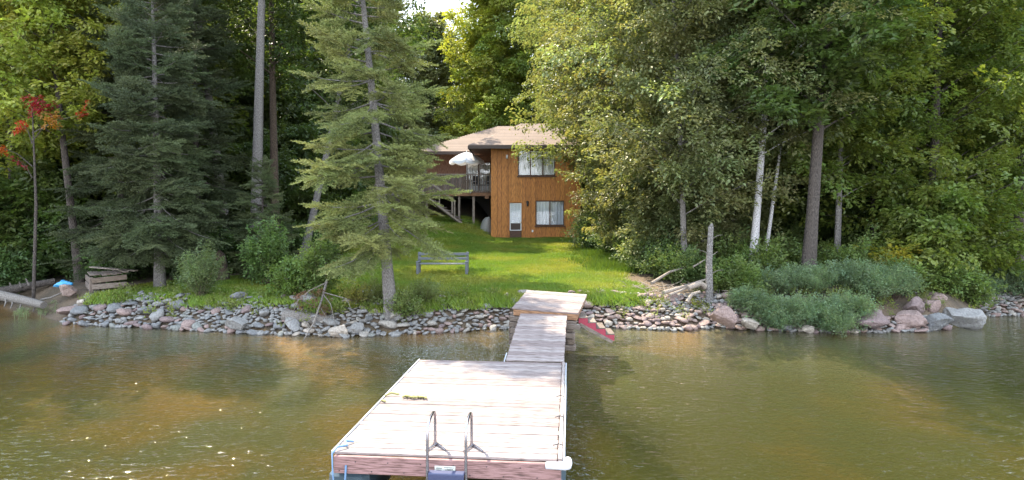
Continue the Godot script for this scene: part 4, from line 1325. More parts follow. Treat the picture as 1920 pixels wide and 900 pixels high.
	box_part("wall", Vector3((-5.6 - ox.x + x1) / 2, 2.4, rear - 8.3), Vector3(x1 + 5.6 + ox.x, 5.8, 0.1), M.deckwood, o, 0.0)
	window_unit(o, glassd[0], glassd[1], glassd[2], glassd[3], rear, 2, M.curtain, "patio_door", 0.08)

	# ---- the deck: a thing standing against the cabin
	var dk := thing("raised_deck", "raised wooden deck on posts at the cabin's left side", "deck", Vector3(-3.0, 1.5, -39.0))
	var q0 := dk.position
	var fz := -38.0
	var dxl := -5.3
	var dxr := -1.22
	var fl := 3.74
	for k in 26:
		box_part("deck_board", Vector3((dxl + dxr) / 2, fl - 0.02, fz - 0.08 - k * 0.155) - q0, Vector3(dxr - dxl, 0.035, 0.145), M["oldwood%d" % (k % 4)], dk, 0.004)
	box_part("rim_joist", Vector3((dxl + dxr) / 2, fl - 0.14, fz + 0.02) - q0, Vector3(dxr - dxl, 0.2, 0.045), M.freshwood, dk, 0.006)
	for k in 5:
		box_part("joist", Vector3(dxl + 0.3 + k * 0.85, fl - 0.14, fz - 2.0) - q0, Vector3(0.05, 0.19, 3.9), M.deckwood, dk, 0.004)
	box_part("beam_end", Vector3(wx(913, 38), fl - 0.32, fz - 0.1) - q0, Vector3(0.24, 0.16, 0.3), M.freshwood, dk, 0.006)
	for px in [[848, 0.06], [861, 0.06], [888, 0.07], [800, 0.06]]:
		var pxw := wx(px[0], 38.1)
		var gy := height(pxw, 38.1) - 0.2
		box_part("post", Vector3(pxw, (gy + fl - 0.25) / 2, fz - 0.12) - q0, Vector3(px[1] * 2, fl - 0.25 - gy, px[1] * 2), M.deckgrey, dk, 0.008)
	# railing: boarded on the left, open balusters on the right
	var split := wx(882, 38.0)
	box_part("top_rail", Vector3((dxl + dxr) / 2, fl + 1.05, fz) - q0, Vector3(dxr - dxl, 0.045, 0.12), M.deckgrey, dk, 0.008)
	for x in [dxl + 0.05, split, dxr - 0.06]:
		box_part("rail_post", Vector3(x, fl + 0.5, fz - 0.05) - q0, Vector3(0.09, 1.04, 0.09), M.deckgrey, dk, 0.008)
	var x := dxl + 0.13
	while x < split - 0.08:
		box_part("rail_board", Vector3(x, fl + 0.42, fz + 0.03) - q0, Vector3(0.135, 1.22, 0.02), M["oldwood%d" % (rng.randi() % 4)], dk, 0.004)
		x += 0.15
	x = split + 0.14
	while x < dxr - 0.1:
		box_part("baluster", Vector3(x, fl + 0.53, fz + 0.02) - q0, Vector3(0.045, 1.0, 0.04), M.deckgrey, dk, 0.005)
		x += 0.165
	box_part("lower_rail", Vector3((split + dxr) / 2, fl + 0.06, fz - 0.02) - q0, Vector3(dxr - split - 0.12, 0.06, 0.04), M.deckgrey, dk, 0.005)
	# hanging lantern at the railing post
	var hl := thing("hanging_lantern", "small pale lantern hanging from the deck's railing post", "lantern", at(882, 358, 37.85))
	lp = MB.new()
	lp.tube([Vector3(0, 0.16, 0), Vector3(0, 0.10, 0), Vector3(0, 0.04, 0), Vector3(0, -0.04, 0), Vector3(0, -0.10, 0), Vector3(0, -0.15, 0)], [0.006, 0.03, 0.12, 0.10, 0.05, 0.03], 10)
	part("body", lp.mesh(), M.tank, hl)
	lp = MB.new()
	lp.tube([Vector3(0, 0.15, 0), Vector3(0, 0.22, -0.02), Vector3(0, 0.25, -0.10)], [0.006, 0.006, 0.006], 5)
	part("hook", lp.mesh(), M.black_metal, hl)
	# stairs in front of the deck, going down to the right
	var st := thing("deck_stairs", "grey wooden stairs with handrail leading up to the deck", "stairs", Vector3(-4.0, 1.6, -37.2))
	var s0 := Vector3(-5.2, fl, -37.2)
	var s1 := Vector3(-2.9, height(-2.9, 37.2), -37.2)
	for z in [-0.42, 0.42]:
		var sb := MB.new()
		sb.tube([s0 + Vector3(0, -0.1, z) - st.position, s1 + Vector3(0, -0.05, z) - st.position], [0.1, 0.1], 4)
		part("stringer", sb.mesh(), M.deckgrey, st)
	for k in 10:
		var p := s0.lerp(s1, (k + 0.5) / 10.0)
		box_part("tread", p + Vector3(0, 0.06, 0) - st.position, Vector3(0.27, 0.04, 0.95), M["oldwood%d" % (k % 4)], st, 0.005)
	var hb := MB.new()
	var hv := (s1 - s0).normalized()
	hb.box((s0.lerp(s1, 0.42)) + Vector3(0, 0.93, 0.44) - st.position, Vector3((s1 - s0).length() * 0.86, 0.11, 0.05), Basis(hv, hv.cross(Vector3(0, 0, -1)), Vector3(0, 0, 1)), 0.008)
	part("handrail", hb.mesh(), M.deckgrey, st)
	for f in [0.04, 0.45, 0.83]:
		box_part("rail_post", s0.lerp(s1, f) + Vector3(0, 0.45, 0.44) - st.position, Vector3(0.07, 1.0, 0.07), M.deckgrey, st, 0.006)
	# umbrella: eight panels with a scalloped valance
	var um := thing("patio_umbrella", "white scalloped patio umbrella open over the raised deck", "umbrella", Vector3(wx(875, 39.4), fl, -39.4))
	var canopy := [MB.new(), MB.new()]
	var val := MB.new()
	var R := 1.06
	var topy := 6.20 - fl
	var n := 8
	for k in n:
		for h in 4:
			var a0 := TAU * (k + h / 4.0) / n
			var a1 := TAU * (k + (h + 1) / 4.0) / n
			var prev := [0.0, 0.0]
			for ring in 6:
				var f0 := ring / 6.0
				var f1 := (ring + 1) / 6.0
				var pt := func(f: float, a: float, hh: float) -> Vector3:
					var sag := 0.05 * f * sin(PI * hh)
					return Vector3(cos(a) * R * f * (1.0 - 0.06 * sin(PI * hh)), topy - 0.52 * pow(f, 1.7) - sag, sin(a) * R * f * (1.0 - 0.06 * sin(PI * hh)))
				canopy[k % 2].poly([pt.call(f0, a0, h / 4.0), pt.call(f1, a0, h / 4.0), pt.call(f1, a1, (h + 1) / 4.0), pt.call(f0, a1, (h + 1) / 4.0)], Vector3.UP)
			var e0 := Vector3(cos(a0) * R * (1.0 - 0.06 * sin(PI * h / 4.0)), topy - 0.52 - 0.05 * sin(PI * h / 4.0), sin(a0) * R * (1.0 - 0.06 * sin(PI * h / 4.0)))
			var e1 := Vector3(cos(a1) * R * (1.0 - 0.06 * sin(PI * (h + 1) / 4.0)), topy - 0.52 - 0.05 * sin(PI * (h + 1) / 4.0), sin(a1) * R * (1.0 - 0.06 * sin(PI * (h + 1) / 4.0)))
			var dr0 := 0.13 + 0.07 * sin(PI * h / 4.0)
			var dr1 := 0.13 + 0.07 * sin(PI * (h + 1) / 4.0)
			val.poly([e0, e1, e1 * Vector3(1.02, 1, 1.02) - Vector3(0, dr1, 0), e0 * Vector3(1.02, 1, 1.02) - Vector3(0, dr0, 0)], Vector3(e0.x, 0, e0.z))
	part("canopy", canopy[0].mesh(), M.umbrella_cloth, um)
	part("canopy", canopy[1].mesh(), M.umbrella_grey, um)
	part("valance", val.mesh(), M.umbrella_cloth, um)
	var pm := MB.new()
	pm.tube([Vector3(0, 0, 0), Vector3(0, topy + 0.06, 0)], [0.02, 0.02], 8)
	part("pole", pm.mesh(), M.white_paint, um)
	pm = MB.new()
	pm.tube([Vector3(0, topy + 0.02, 0), Vector3(0, topy + 0.06, 0), Vector3(0, topy + 0.12, 0)], [0.03, 0.035, 0.008], 8)
	part("finial", pm.mesh(), M.white_paint, um)
	for k in n:
		var a := TAU * k / n
		pm = MB.new()
		pm.tube([Vector3(0, topy - 0.02, 0), Vector3(cos(a) * R * 0.6, topy - 0.52 * pow(0.6, 1.7) - 0.02, sin(a) * R * 0.6), Vector3(cos(a) * R, topy - 0.54, sin(a) * R)], [0.008, 0.008, 0.006], 4)
		part("rib", pm.mesh(), M.grey_metal, um)
	# table and chairs on the deck
	var tb := thing("patio_table", "round dark patio table under the white umbrella", "table", Vector3(wx(875, 39.4), fl, -39.4))
	pm = MB.new()
	pm.tube([Vector3(0, 0.70, 0), Vector3(0, 0.73, 0)], [0.55, 0.55], 20)
	part("table_top", pm.mesh(), M.black_metal, tb)
	for k in 4:
		pm = MB.new()
		var a := TAU * k / 4 + 0.4
		pm.tube([Vector3(cos(a) * 0.45, 0, sin(a) * 0.45), Vector3(cos(a) * 0.35, 0.7, sin(a) * 0.35)], [0.018, 0.018], 6)
		part("leg", pm.mesh(), M.black_metal, tb)
	for q in [["dark patio chair behind the balusters beside the umbrella table", 896, 38.8, 0.5], ["dark patio chair behind the balusters against the cabin wall", 912, 39.0, -0.6]]:
		var ch := thing("patio_chair", q[0], "chair", Vector3(wx(q[1], q[2]), fl, -q[2]), "patio chairs on the raised deck")
		ch.rotation.y = q[3]
		box_part("seat", Vector3(0, 0.43, 0), Vector3(0.48, 0.05, 0.46), M.black_metal, ch, 0.015)
		box_part("backrest", Vector3(0, 0.74, -0.24), Vector3(0.46, 0.52, 0.04), M.black_metal, ch, 0.015, Basis.from_euler(Vector3(-0.2, 0, 0)))
		for sx in [-0.22, 0.22]:
			for sz in [-0.2, 0.2]:
				box_part("leg", Vector3(sx, 0.21, sz), Vector3(0.03, 0.42, 0.03), M.grey_metal, ch, 0.004)
			box_part("armrest", Vector3(sx, 0.65, 0.0), Vector3(0.05, 0.03, 0.44), M.grey_metal, ch, 0.008)
	# pale rounded tank by the wall under the deck
	var tk := thing("storage_tank", "pale rounded tank against the cabin wall under the deck", "tank", Vector3(wx(911, 37.4), height(wx(911, 37.4), 37.4), -37.4))
	pm = MB.new()
	pm.tube([Vector3(0, -0.1, 0), Vector3(0, 0.0, 0), Vector3(0.02, 0.35, 0), Vector3(0.08, 0.65, 0), Vector3(0.14, 0.84, 0), Vector3(0.2, 0.95, 0)], [0.3, 0.32, 0.34, 0.30, 0.2, 0.02], 16)
	part("shell", pm.mesh(), M.tank, tk)

# ---------------------------------------------------------------- things on the shore
func stick(b: MB, pts: Array, r0: float, r1: float, sides := 7) -> void:
	var rad := []
	for k in pts.size(): rad.append(lerpf(r0, r1, k / float(pts.size() - 1)))
	b.tube(pts, rad, sides)

func make_shore_things() -> void:
	# bench facing the lake
	var o := thing("garden_bench", "blue-grey wooden bench on the lawn behind the spruce", "bench", ground_at(wx(830, 21.4), 21.4))
	var W := 1.72
	for y in [0.70, 0.55]:
		box_part("back_slat", Vector3(0, y, -0.2), Vector3(W, 0.09, 0.03), M.bench_paint, o, 0.006)
	for z in [0.16, 0.03, -0.10]:
		box_part("seat_slat", Vector3(0, 0.40, z), Vector3(W, 0.03, 0.11), M.bench_paint, o, 0.006)
	for x in [-W / 2 + 0.05, W / 2 - 0.05]:
		box_part("back_leg", Vector3(x, 0.38, -0.24), Vector3(0.09, 0.78, 0.06), M.bench_paint, o, 0.008)
		box_part("front_leg", Vector3(x, 0.22, 0.20), Vector3(0.09, 0.46, 0.06), M.bench_paint, o, 0.008)
		box_part("armrest", Vector3(x, 0.465, -0.02), Vector3(0.11, 0.04, 0.5), M.bench_paint, o, 0.008)
	# broken wooden platform on the left bank
	var c := at(170, 546, 17.7)
	o = thing("wooden_platform", "broken low wooden platform on the left stone bank", "platform", c)
	var a := Vector3(-0.62, 0.0, -0.75)
	var b := Vector3(0.75, 0.05, -0.45)
	var an := a.normalized()
	var bn := b.normalized()
	for k in 2:
		var bs := Basis(an, Vector3.UP, an.cross(Vector3.UP))
		box_part("side_board", a * 0.5 + Vector3(0, 0.10 + 0.19 * k, 0), Vector3(a.length() * 1.05, 0.15, 0.05), M["oldwood%d" % k], o, 0.008, bs.rotated(bs.z, rr(-0.03, 0.03)))
		bs = Basis(bn, bn.cross(Vector3(0, 1, 0)).cross(bn) * -1.0, bn.cross(Vector3.UP))
		bs = Basis(bn, Vector3.UP, bn.cross(Vector3.UP)).orthonormalized()
		box_part("side_board", b * 0.5 + Vector3(0.02, 0.10 + 0.19 * k, 0.02), Vector3(b.length() * 0.95, 0.14, 0.05), M["oldwood%d" % (2 + k)], o, 0.008, bs.rotated(bs.z, rr(-0.05, 0.05)))
	box_part("corner_post", Vector3(0.0, 0.17, -0.02), Vector3(0.09, 0.42, 0.09), M.oldwood1, o, 0.01, Basis.from_euler(Vector3(0, 0.7, 0)))
	for k in 7:
		var f := (k + 0.5) / 7.0
		var bs := Basis(an, Vector3.UP, an.cross(Vector3.UP)).rotated(Vector3.UP, rr(-0.05, 0.05)).rotated(an, rr(-0.05, 0.05))
		box_part("top_board", a * 0.52 + b * f + Vector3(0, 0.40 + rr(0, 0.04), 0), Vector3(a.length() * rr(0.95, 1.15), 0.03, b.length() / 7.4), M["oldwood%d" % (k % 4)], o, 0.005, bs)
	box_part("loose_board", a * 0.95 + b * 0.75 + Vector3(0, 0.47, 0), Vector3(1.5, 0.03, 0.14), M.deadwood, o, 0.005, Basis.from_euler(Vector3(0.05, -0.15, -0.06)))
	# blue tarp bundle
	o = thing("blue_tarp", "small crumpled bright blue tarp beside the broken platform", "tarp", at(118, 536, 18.2))
	part("bundle", stone_mesh(2, 5, 0.55, 0.5), M.tarp, o, Transform3D(Basis.from_euler(Vector3(0.1, 0.2, 0.05)).scaled_local(Vector3(0.48, 0.36, 0.3)), Vector3(0, 0.06, 0)))
	# logs on the left
	var lb := MB.new()
	o = thing("driftwood_log", "dark barky log lying along the left shore with stubs", "log", at(40, 545, 19.0))
	stick(lb, [at(-90, 562, 18.7) - o.position, at(0, 547, 18.9) - o.position, at(55, 536, 19.2) - o.position, at(104, 527, 19.5) - o.position], 0.17, 0.09, 10)
	part("log", lb.mesh(), M.bark_dark, o)
	for q in [[22, 540, 18, 530], [40, 538, 36, 529], [55, 535, 48, 522], [63, 534, 62, 521]]:
		lb = MB.new()
		stick(lb, [at(q[0], q[1], 19.0) - o.position, at(q[2], q[3], 18.95) - o.position], 0.035, 0.015, 6)
		part("stub", lb.mesh(), M.driftwood, o)
	lb = MB.new()
	o = thing("driftwood_log", "pale barkless log sloping into the water on the left", "log", at(40, 565, 18.0))
	stick(lb, [at(-60, 545, 18.3) - o.position, at(0, 554, 18.1) - o.position, at(40, 562, 17.9) - o.position, at(82, 572, 17.6) - o.position], 0.16, 0.10, 10)
	part("log", lb.mesh(), M.driftwood, o)
	for q in [[24, 562, 20, 578], [44, 565, 36, 580], [10, 558, 8, 575], [70, 570, 62, 584]]:
		lb = MB.new()
		stick(lb, [at(q[0], q[1], 17.95) - o.position, at(q[2] + 3, (q[1] + q[3]) / 2.0, 17.8) - o.position, at(q[2], q[3], 17.7) - o.position], 0.03, 0.012, 6)
		part("stub", lb.mesh(), M.driftwood, o)
	lb = MB.new()
	o = thing("driftwood_stick", "thin bent stick between the logs and the left stones", "stick", at(100, 556, 18.0))
	stick(lb, [at(76, 562, 17.9) - o.position, at(95, 558, 18.0) - o.position, at(116, 549, 18.1) - o.position, at(128, 548, 18.2) - o.position], 0.03, 0.02)
	part("stick", lb.mesh(), M.driftwood, o)
	# timber under the shrub
	lb = MB.new()
	o = thing("shore_log", "short thick grey log lying across the left stones", "log", at(582, 606, 15.8))
	stick(lb, [at(533, 592, 15.9) - o.position, at(580, 598, 15.8) - o.position, at(628, 604, 15.7) - o.position], 0.16, 0.14, 12)
	part("log", lb.mesh(), M.driftwood, o)
	# dead branch hanging down the bank
	o = thing("dead_branch", "bare dead branch with withered leaves leaning over the stones", "branch", at(600, 580, 15.4))
	lb = MB.new()
	stick(lb, [at(613, 526, 16.4) - o.position, at(604, 560, 15.7) - o.position, at(588, 606, 15.1) - o.position, at(567, 641, 14.9) - o.position], 0.035, 0.012)
	part("stem", lb.mesh(), M.driftwood, o)
	for q in [[[612, 530], [580, 545], [552, 570]], [[607, 553], [620, 570], [630, 614]], [[600, 575], [612, 595], [616, 612]], [[596, 590], [590, 610], [591, 617]], [[585, 572], [560, 560], [548, 590]], [[606, 548], [650, 560], [665, 595]], [[568, 578], [560, 592], [530, 608]], [[545, 620], [520, 632], [508, 642]], [[552, 612], [505, 640], [486, 645]]]:
		lb = MB.new()
		stick(lb, [at(q[0][0], q[0][1], 15.75) - o.position, at(q[1][0], q[1][1], 15.45) - o.position, at(q[2][0], q[2][1], 15.25) - o.position], 0.016, 0.005, 5)
		part("twig", lb.mesh(), M.driftwood, o)
	var dl := []
	for k in 46:
		var q: Array = [[575, 548], [560, 556], [600, 545], [598, 565], [617, 575]][k % 5]
		var p := at(q[0] + rr(-14, 14), q[1] + rr(-8, 12), 15.6 + rr(-0.1, 0.2)) - o.position
		dl.append([Transform3D(frame_for(rdir() + Vector3(0, -1, 0), Vector3.UP + rdir() * 0.6, rr(0.3, 0.5)), p), vary(Color(0.17, 0.085, 0.055), 0.3)])
	crown_of(dl, "shrub0", M.leaf, o, "withered_leaves")
	# snag, stump and fallen limbs
	o = thing("dead_snag", "bare dead grey trunk broken off above the stone bank", "snag", ground_at(wx(1330, 17.2), 17.2))
	lb = MB.new()
	var st := at(1333, 421, 17.2) - o.position
	lb.tube([Vector3(0.02, -0.3, 0), Vector3(0.0, 0.15, 0), st * 0.5 + Vector3(-0.03, 0, 0), st * 0.97, st + Vector3(0.03, 0.03, 0)], [0.17, 0.105, 0.085, 0.07, 0.02], 10)
	part("trunk", lb.mesh(), M.bark_grey, o)
	for q in [[0.35, 0.3, 0.5], [0.6, -0.35, 0.3], [0.8, 0.25, 0.6]]:
		lb = MB.new()
		stick(lb, [st * q[0], st * q[0] + Vector3(q[1] * 0.6, 0.12, 0.1), st * q[0] + Vector3(q[1], 0.15, 0.2)], 0.014, 0.005, 5)
		part("twig", lb.mesh(), M.driftwood, o)
	o = thing("tree_stump", "thick reddish-brown broken stump in the dark left wood", "stump", ground_at(wx(413, 20.2), 20.2))
	lb = MB.new()
	lb.tube([Vector3(0.05, -0.3, 0), Vector3(0.02, 0.1, 0), Vector3(0, 0.45, 0), Vector3(-0.05, 0.8, 0), Vector3(-0.02, 0.95, 0)], [0.34, 0.26, 0.22, 0.20, 0.05], 12)
	part("stump", lb.mesh(), M.bark_brown, o)
	var limbs := [
		["pale fallen limb rising from the red stones to the snag", [[1243, 549, 16.9], [1290, 535, 17.4], [1333, 521, 17.9]], 0.06, 0.03],
		["second pale fallen limb beside the one by the snag", [[1255, 553, 16.8], [1285, 541, 17.1], [1310, 534, 17.4]], 0.04, 0.025],
		["grey fallen limb slanting through the brush behind the stones", [[1222, 531, 18.2], [1255, 510, 18.9], [1300, 497, 19.5]], 0.05, 0.02],
		["thin bare limb slanting up towards the grey trunks", [[1300, 500, 18.5], [1320, 488, 18.8], [1345, 472, 19.2]], 0.025, 0.012],
		["curved root limb arching at the snag's foot", [[1288, 566, 16.6], [1298, 551, 16.7], [1312, 547, 16.8]], 0.05, 0.035],
		["broken log end propped beside the snag", [[1290, 540, 17.0], [1312, 531, 17.15], [1322, 538, 17.2]], 0.07, 0.09]]
	for q in limbs:
		o = thing("fallen_limb", q[0], "branch", at(q[1][0][0], q[1][0][1], q[1][0][2]))
		lb = MB.new()
		stick(lb, q[1].map(func(p): return at(p[0], p[1], p[2]) - o.position), q[2], q[3], 8)
		part("limb", lb.mesh(), M.deadwood, o)
	# litter of thin sticks on the right bank
	lb = MB.new()
	for k in 90:
		var x := rr(3.2, 6.0)
		var d := shore_depth(x) + rr(0.9, 2.6)
		var p := ground_at(x, d) + Vector3(0, rr(0.02, 0.16), 0)
		var v := Vector3(rr(-1, 1), rr(-0.15, 0.4), rr(-1, 1)).normalized() * rr(0.15, 0.5)
		lb.tube([p, p + v * 0.5 + rdir() * 0.03, p + v], [0.009, 0.008, 0.004], 4, false)
	var lt := part("stick_litter", lb.mesh(), M.deadwood, self)
	tag(lt, "litter of thin pale sticks on the bank below the snag", "sticks", "", "stuff")
	# the neighbour's place behind the maple: a white rail and a brown post
	o = thing("white_railing", "white railing glimpsed through leaves on the right", "railing", ground_at(wx(1800, 34.0), 34.0))
	for k in 9:
		box_part("picket", Vector3(-1.6 + k * 0.4, 0.6, 0), Vector3(0.07, 1.2, 0.05), M.white_paint, o, 0.006)
	box_part("rail", Vector3(0, 1.15, 0.06), Vector3(3.5, 0.08, 0.05), M.white_paint, o, 0.006)
	box_part("rail", Vector3(0, 0.3, 0.06), Vector3(3.5, 0.08, 0.05), M.white_paint, o, 0.006)
	o = thing("red_post", "reddish-brown post at the edge of the neighbouring lawn", "post", ground_at(wx(1914, 36.0), 36.0))
	box_part("post", Vector3(0, 1.5, 0), Vector3(0.22, 3.2, 0.22), M.deckwood, o, 0.01)
	box_part("cap", Vector3(0, 3.13, 0), Vector3(0.3, 0.06, 0.3), M.freshwood, o, 0.01)

# ---------------------------------------------------------------- undergrowth
func bush(label: String, px: float, d: float, h: float, rad: float, kind: String, col: Color, stems: int, per: int, size := 1.0, upright := 0.4, group := "", called := "shrub") -> void:
	var o := thing(called, label, "shrub", ground_at(wx(px, d), d), group)
	shrub(o, h, rad, kind, col, stems, per, size, "leaf", upright)

func make_plants() -> void:
	var G := Color(0.136, 0.200, 0.048)
	bush("tall leafy weed clump at the bank left of the dead branch", 378, 17.1, 1.25, 0.55, "small", Color(0.144, 0.192, 0.080), 34, 9, 1.1, 1.0)
	bush("bright leafy sapling above the dead branch", 600, 16.9, 1.75, 0.62, "shrub", Color(0.176, 0.240, 0.072), 22, 14, 0.9, 0.5)
	bush("bushy shrub at the sapling's left on the bank", 548, 17.0, 0.95, 0.6, "shrub", G, 20, 10, 0.85, 0.5)
	bush("upright green young tree beside the small dark fir", 500, 19.2, 1.9, 0.75, "shrub", Color(0.144, 0.224, 0.072), 24, 14, 0.95, 0.5)
	bush("low weeds around the spruce's foot", 752, 15.95, 0.62, 0.65, "shrub", Color(0.192, 0.240, 0.080), 26, 6, 0.6, 0.6)
	bush("low weeds between the white slab and the spruce", 712, 16.4, 0.5, 0.5, "small", Color(0.208, 0.240, 0.080), 24, 6, 0.9, 0.6)
	bush("yellowish weeds on the bank below the white slab", 668, 16.3, 0.42, 0.5, "shrub", Color(0.256, 0.256, 0.064), 16, 6, 0.55, 0.6)
	bush("spindly weeds on the bank right of the spruce", 796, 16.5, 0.55, 0.5, "small", Color(0.192, 0.240, 0.080), 20, 6, 0.9, 0.7)
	# left wood edge
	for q in [[215, 20.2, 1.2, 0.9], [255, 21.5, 1.4, 1.0], [350, 21.2, 1.3, 0.9], [395, 22.0, 1.6, 1.0], [450, 22.3, 1.3, 0.9], [-20, 19.6, 1.5, 1.0], [30, 19.9, 1.1, 0.8], [170, 21.0, 1.3, 0.9], [310, 22.5, 1.8, 1.1], [60, 21.5, 2.2, 1.2], [540, 26.5, 1.5, 1.1], [625, 28.0, 1.3, 1.0]]:
		bush("dark green undergrowth bush at the edge of the left wood", q[0], q[1], q[2], q[3], "shrub", Color(0.096, 0.152, 0.048), 20, 12, 1.1, 0.3, "left wood undergrowth bushes", "undergrowth_bush")
	# right of the lawn
	for q in [[1105, 29.5, 1.7, 1.2], [1150, 27.0, 1.5, 1.1], [1185, 24.5, 1.3, 1.0], [1130, 32.0, 2.4, 1.4], [1215, 22.0, 1.2, 0.9], [1255, 20.5, 1.1, 0.9], [1290, 19.6, 0.9, 0.8], [1240, 25.0, 1.7, 1.1], [1190, 29.0, 2.2, 1.3], [1320, 23.5, 1.2, 1.0]]:
		bush("mid green leafy bush between the lawn and the grey trunks", q[0], q[1], q[2], q[3], "shrub", Color(0.136, 0.192, 0.064), 24, 13, 1.0, 0.35, "bushes right of the lawn", "undergrowth_bush")
	for q in [[1365, 18.2, 0.9, 0.7], [1385, 20.5, 1.4, 0.9], [1440, 18.6, 1.3, 0.8], [1470, 20.5, 1.2, 0.9], [1400, 17.6, 0.7, 0.6], [1545, 19.2, 1.2, 0.9], [1600, 18.8, 1.3, 0.9], [1640, 19.6, 1.5, 0.9], [1480, 23.0, 1.3, 1.0], [1590, 22.5, 1.3, 1.1], [1690, 17.5, 0.8, 0.5], [1732, 18.1, 0.9, 0.6], [1780, 17.9, 0.7, 0.6], [1815, 18.0, 0.8, 0.6], [1760, 18.6, 1.0, 0.8]]:
		bush("leafy undergrowth bush among the trunks behind the shore shrubs", q[0], q[1], q[2], q[3], "shrub", Color(0.144, 0.200, 0.056), 20, 12, 0.95, 0.35, "undergrowth bushes among the right trunks", "undergrowth_bush")
	bush("sapling with yellow and orange leaves above the shrubs", 1672, 18.3, 1.5, 0.7, "maple", Color(0.352, 0.320, 0.048), 12, 7, 0.75, 0.3)
	bush("small red-leaved shoot beside the yellow sapling", 1718, 18.3, 1.15, 0.12, "maple", Color(0.672, 0.048, 0.080), 3, 3, 0.4, 0.4)
	# fine grey-green shrubs on the right waterline
	for q in [[1400, 16.6, 0.39, 0.5], [1440, 16.2, 0.44, 0.65], [1490, 15.95, 0.61, 0.75], [1545, 15.85, 0.52, 0.75], [1590, 16.0, 0.52, 0.7], [1640, 16.8, 0.61, 0.65], [1675, 17.0, 0.70, 0.6], [1460, 15.9, 0.39, 0.6], [1560, 15.7, 0.29, 0.6], [1520, 17.2, 0.71, 0.8], [1600, 17.4, 0.85, 0.8], [1460, 17.3, 0.59, 0.7]]:
		bush("fine-leaved grey-green shrub at the right waterline", q[0], q[1], q[2], q[3], "small", Color(0.184, 0.259, 0.140), 34, 10, 1.0, 0.9, "fine-leaved shrubs on the right waterline", "shore_shrub")
	for q in [[1820, 18.3, 0.52, 0.7], [1880, 18.9, 0.65, 0.9], [1925, 18.8, 0.84, 1.0]]:
		bush("fine grey shrub on the far right shore past the boulders", q[0], q[1], q[2], q[3], "small", Color(0.151, 0.216, 0.119), 30, 10, 1.1, 0.6, "shrubs on the far right shore", "shore_shrub")
	# water plants
	for k in 22:
		var px := rr(26, 108)
		var py := 600 - rr(0, 10) - (px - 26) * 0.06
		var d := EYE * FOCAL / (py - 377.0)
		var o := thing("water_plant", "pale green water plant standing in the shallows by the logs", "water plant", Vector3(wx(px, d), -0.05, -d), "water plants by the logs")
		var h := rr(0.18, 0.42) * (0.7 + 0.5 * (px - 26) / 80.0)
		var b := MB.new()
		b.tube([Vector3.ZERO, Vector3(rr(-0.03, 0.03), h * 0.6, 0), Vector3(rr(-0.04, 0.04), h, 0)], [0.008, 0.007, 0.004], 5, false)
		part("stem", b.mesh(), M.plant_stem, o)
		var pl := []
		for q in 10:
			pl.append([Transform3D(frame_for(rdir() + Vector3(0, 0.8, 0), Vector3.UP + rdir() * 0.5, rr(0.22, 0.40)), Vector3(0, h * rr(0.35, 1.0), 0)), vary(Color(0.24, 0.30, 0.17), 0.2)])
		crown_of(pl, "small0", M.leaf, o, "leaves")

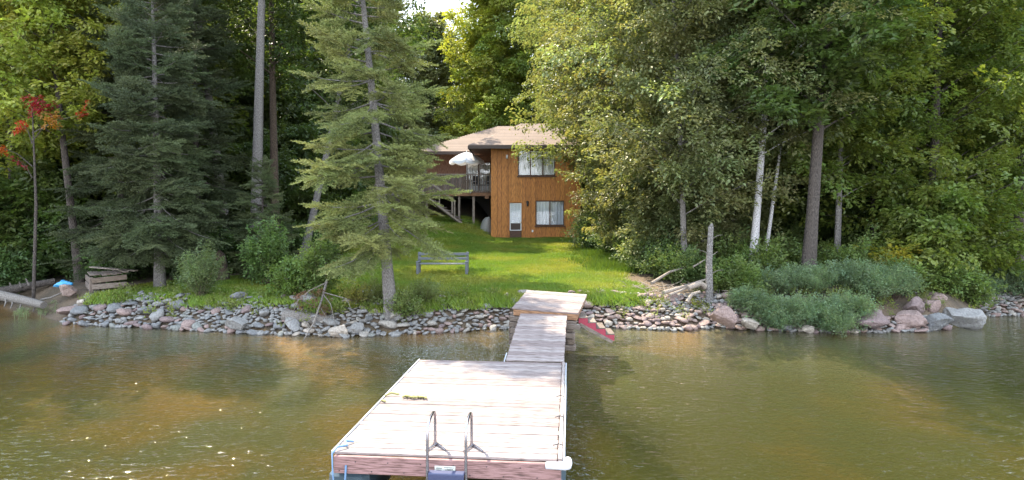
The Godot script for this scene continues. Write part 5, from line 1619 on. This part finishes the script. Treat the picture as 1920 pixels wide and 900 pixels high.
func make_grass() -> void:
	var kinds := []
	for k in 4:
		var b := MB.new()
		for q in 70:
			var p := Vector3(rng.randfn() * 0.10, 0, rng.randfn() * 0.10)
			var v := (Vector3.UP + rdir() * 0.55).normalized() * rr(0.04, 0.10)
			var s := v.cross(rdir()).normalized() * 0.008
			var h := rr(0.75, 1.25)
			b.tint = Color(h * rr(0.9, 1.15), h, h * rr(0.7, 1.1))
			b.tri(p - s, p + s, p + v)
		kinds.append(b.mesh())
	for q in [["lawn_grass", "short sunlit mown grass of the lawn", 0.0, 1.0], ["bank_grass", "longer ragged grass along the lawn's stony edge", 0.72, 1.5]]:
		var pl := []
		var tries := 26000 if q[2] == 0.0 else 5200
		for k in tries:
			var d := 15.5 + 24.0 * pow(rng.randf(), 1.5)
			var x := rr(-12.5, 5.2)
			if q[2] > 0.0:
				x = rr(-11.5, 3.6)
				d = shore_depth(x) + 0.75 + 0.7 * absf(rng.randfn()) * 0.5
			var m := lawn(x, d)
			if rng.randf() > m + (0.25 if q[2] > 0.0 else 0.0): continue
			if q[2] > 0.0 and land_noise.get_noise_2d(x * 60.0, d * 60.0) < 0.0: continue
			var n := land_noise.get_noise_2d(x * 25.0, d * 25.0 + 500.0)
			var c := Color(0.165, 0.255, 0.030).lerp(Color(0.29, 0.30, 0.05), clampf(0.35 + 1.3 * n, 0, 1))
			pl.append([Transform3D(Basis.from_euler(Vector3(0, rr(0, TAU), 0)).scaled(Vector3(1.5, rr(0.7, 1.3) * q[3], 1.5)), ground_at(x, d)), vary(c, 0.18)])
		spray["grass0"] = kinds[0]
		spray["grass1"] = kinds[1]
		crown_of(pl, "grass0" if q[2] == 0.0 else "grass1", M.blade, self, q[0])
		tag(get_node(NodePath(q[0])), q[1], "grass", "", "stuff")
	# taller clumps where the mower does not reach, right of the lawn
	var pl := []
	for k in 420:
		var d := rr(22.0, 31.0)
		var x := lerpf(3.1, 4.4, clampf((d - 17.0) / 11.0, 0, 1)) + rng.randfn() * 0.6
		pl.append([Transform3D(Basis.from_euler(Vector3(0, rr(0, TAU), 0)).scaled(Vector3(1.8, rr(1.6, 4.2), 1.8)), ground_at(x, d)), vary(Color(0.10, 0.16, 0.02), 0.2)])
	crown_of(pl, "grass0", M.blade, self, "tall_grass")
	tag(get_node(^"tall_grass"), "tall uncut grass along the lawn's right edge", "grass", "", "stuff")
	# weeds rooted among the bank's stones
	pl = []
	for k in 520:
		var x := rr(-11.5, 6.2) if rng.randf() < 0.75 else rr(6.0, 13.0)
		if absf(x - 0.75) < 1.1: continue
		var d := shore_depth(x) + (rr(0.55, 1.4) if rng.randf() < 0.8 else rr(0.15, 0.8))
		if land_noise.get_noise_2d(x * 70.0, d * 70.0 + 90.0) < 0.05: continue
		for q in 3:
			pl.append([Transform3D(frame_for(rdir() * 0.7 + Vector3(0, 0.8, 0), Vector3.UP + rdir() * 0.5, rr(0.3, 0.75)), ground_at(x, d) + Vector3(rr(-0.08, 0.08), rr(0.03, 0.12), rr(-0.08, 0.08))), vary(Color(0.19, 0.22, 0.06), 0.3)])
	crown_of(pl, "shrub1", M.leaf, self, "bank_weeds")
	tag(get_node(^"bank_weeds"), "scattered leafy weeds rooted among the shore stones", "weeds", "", "stuff")
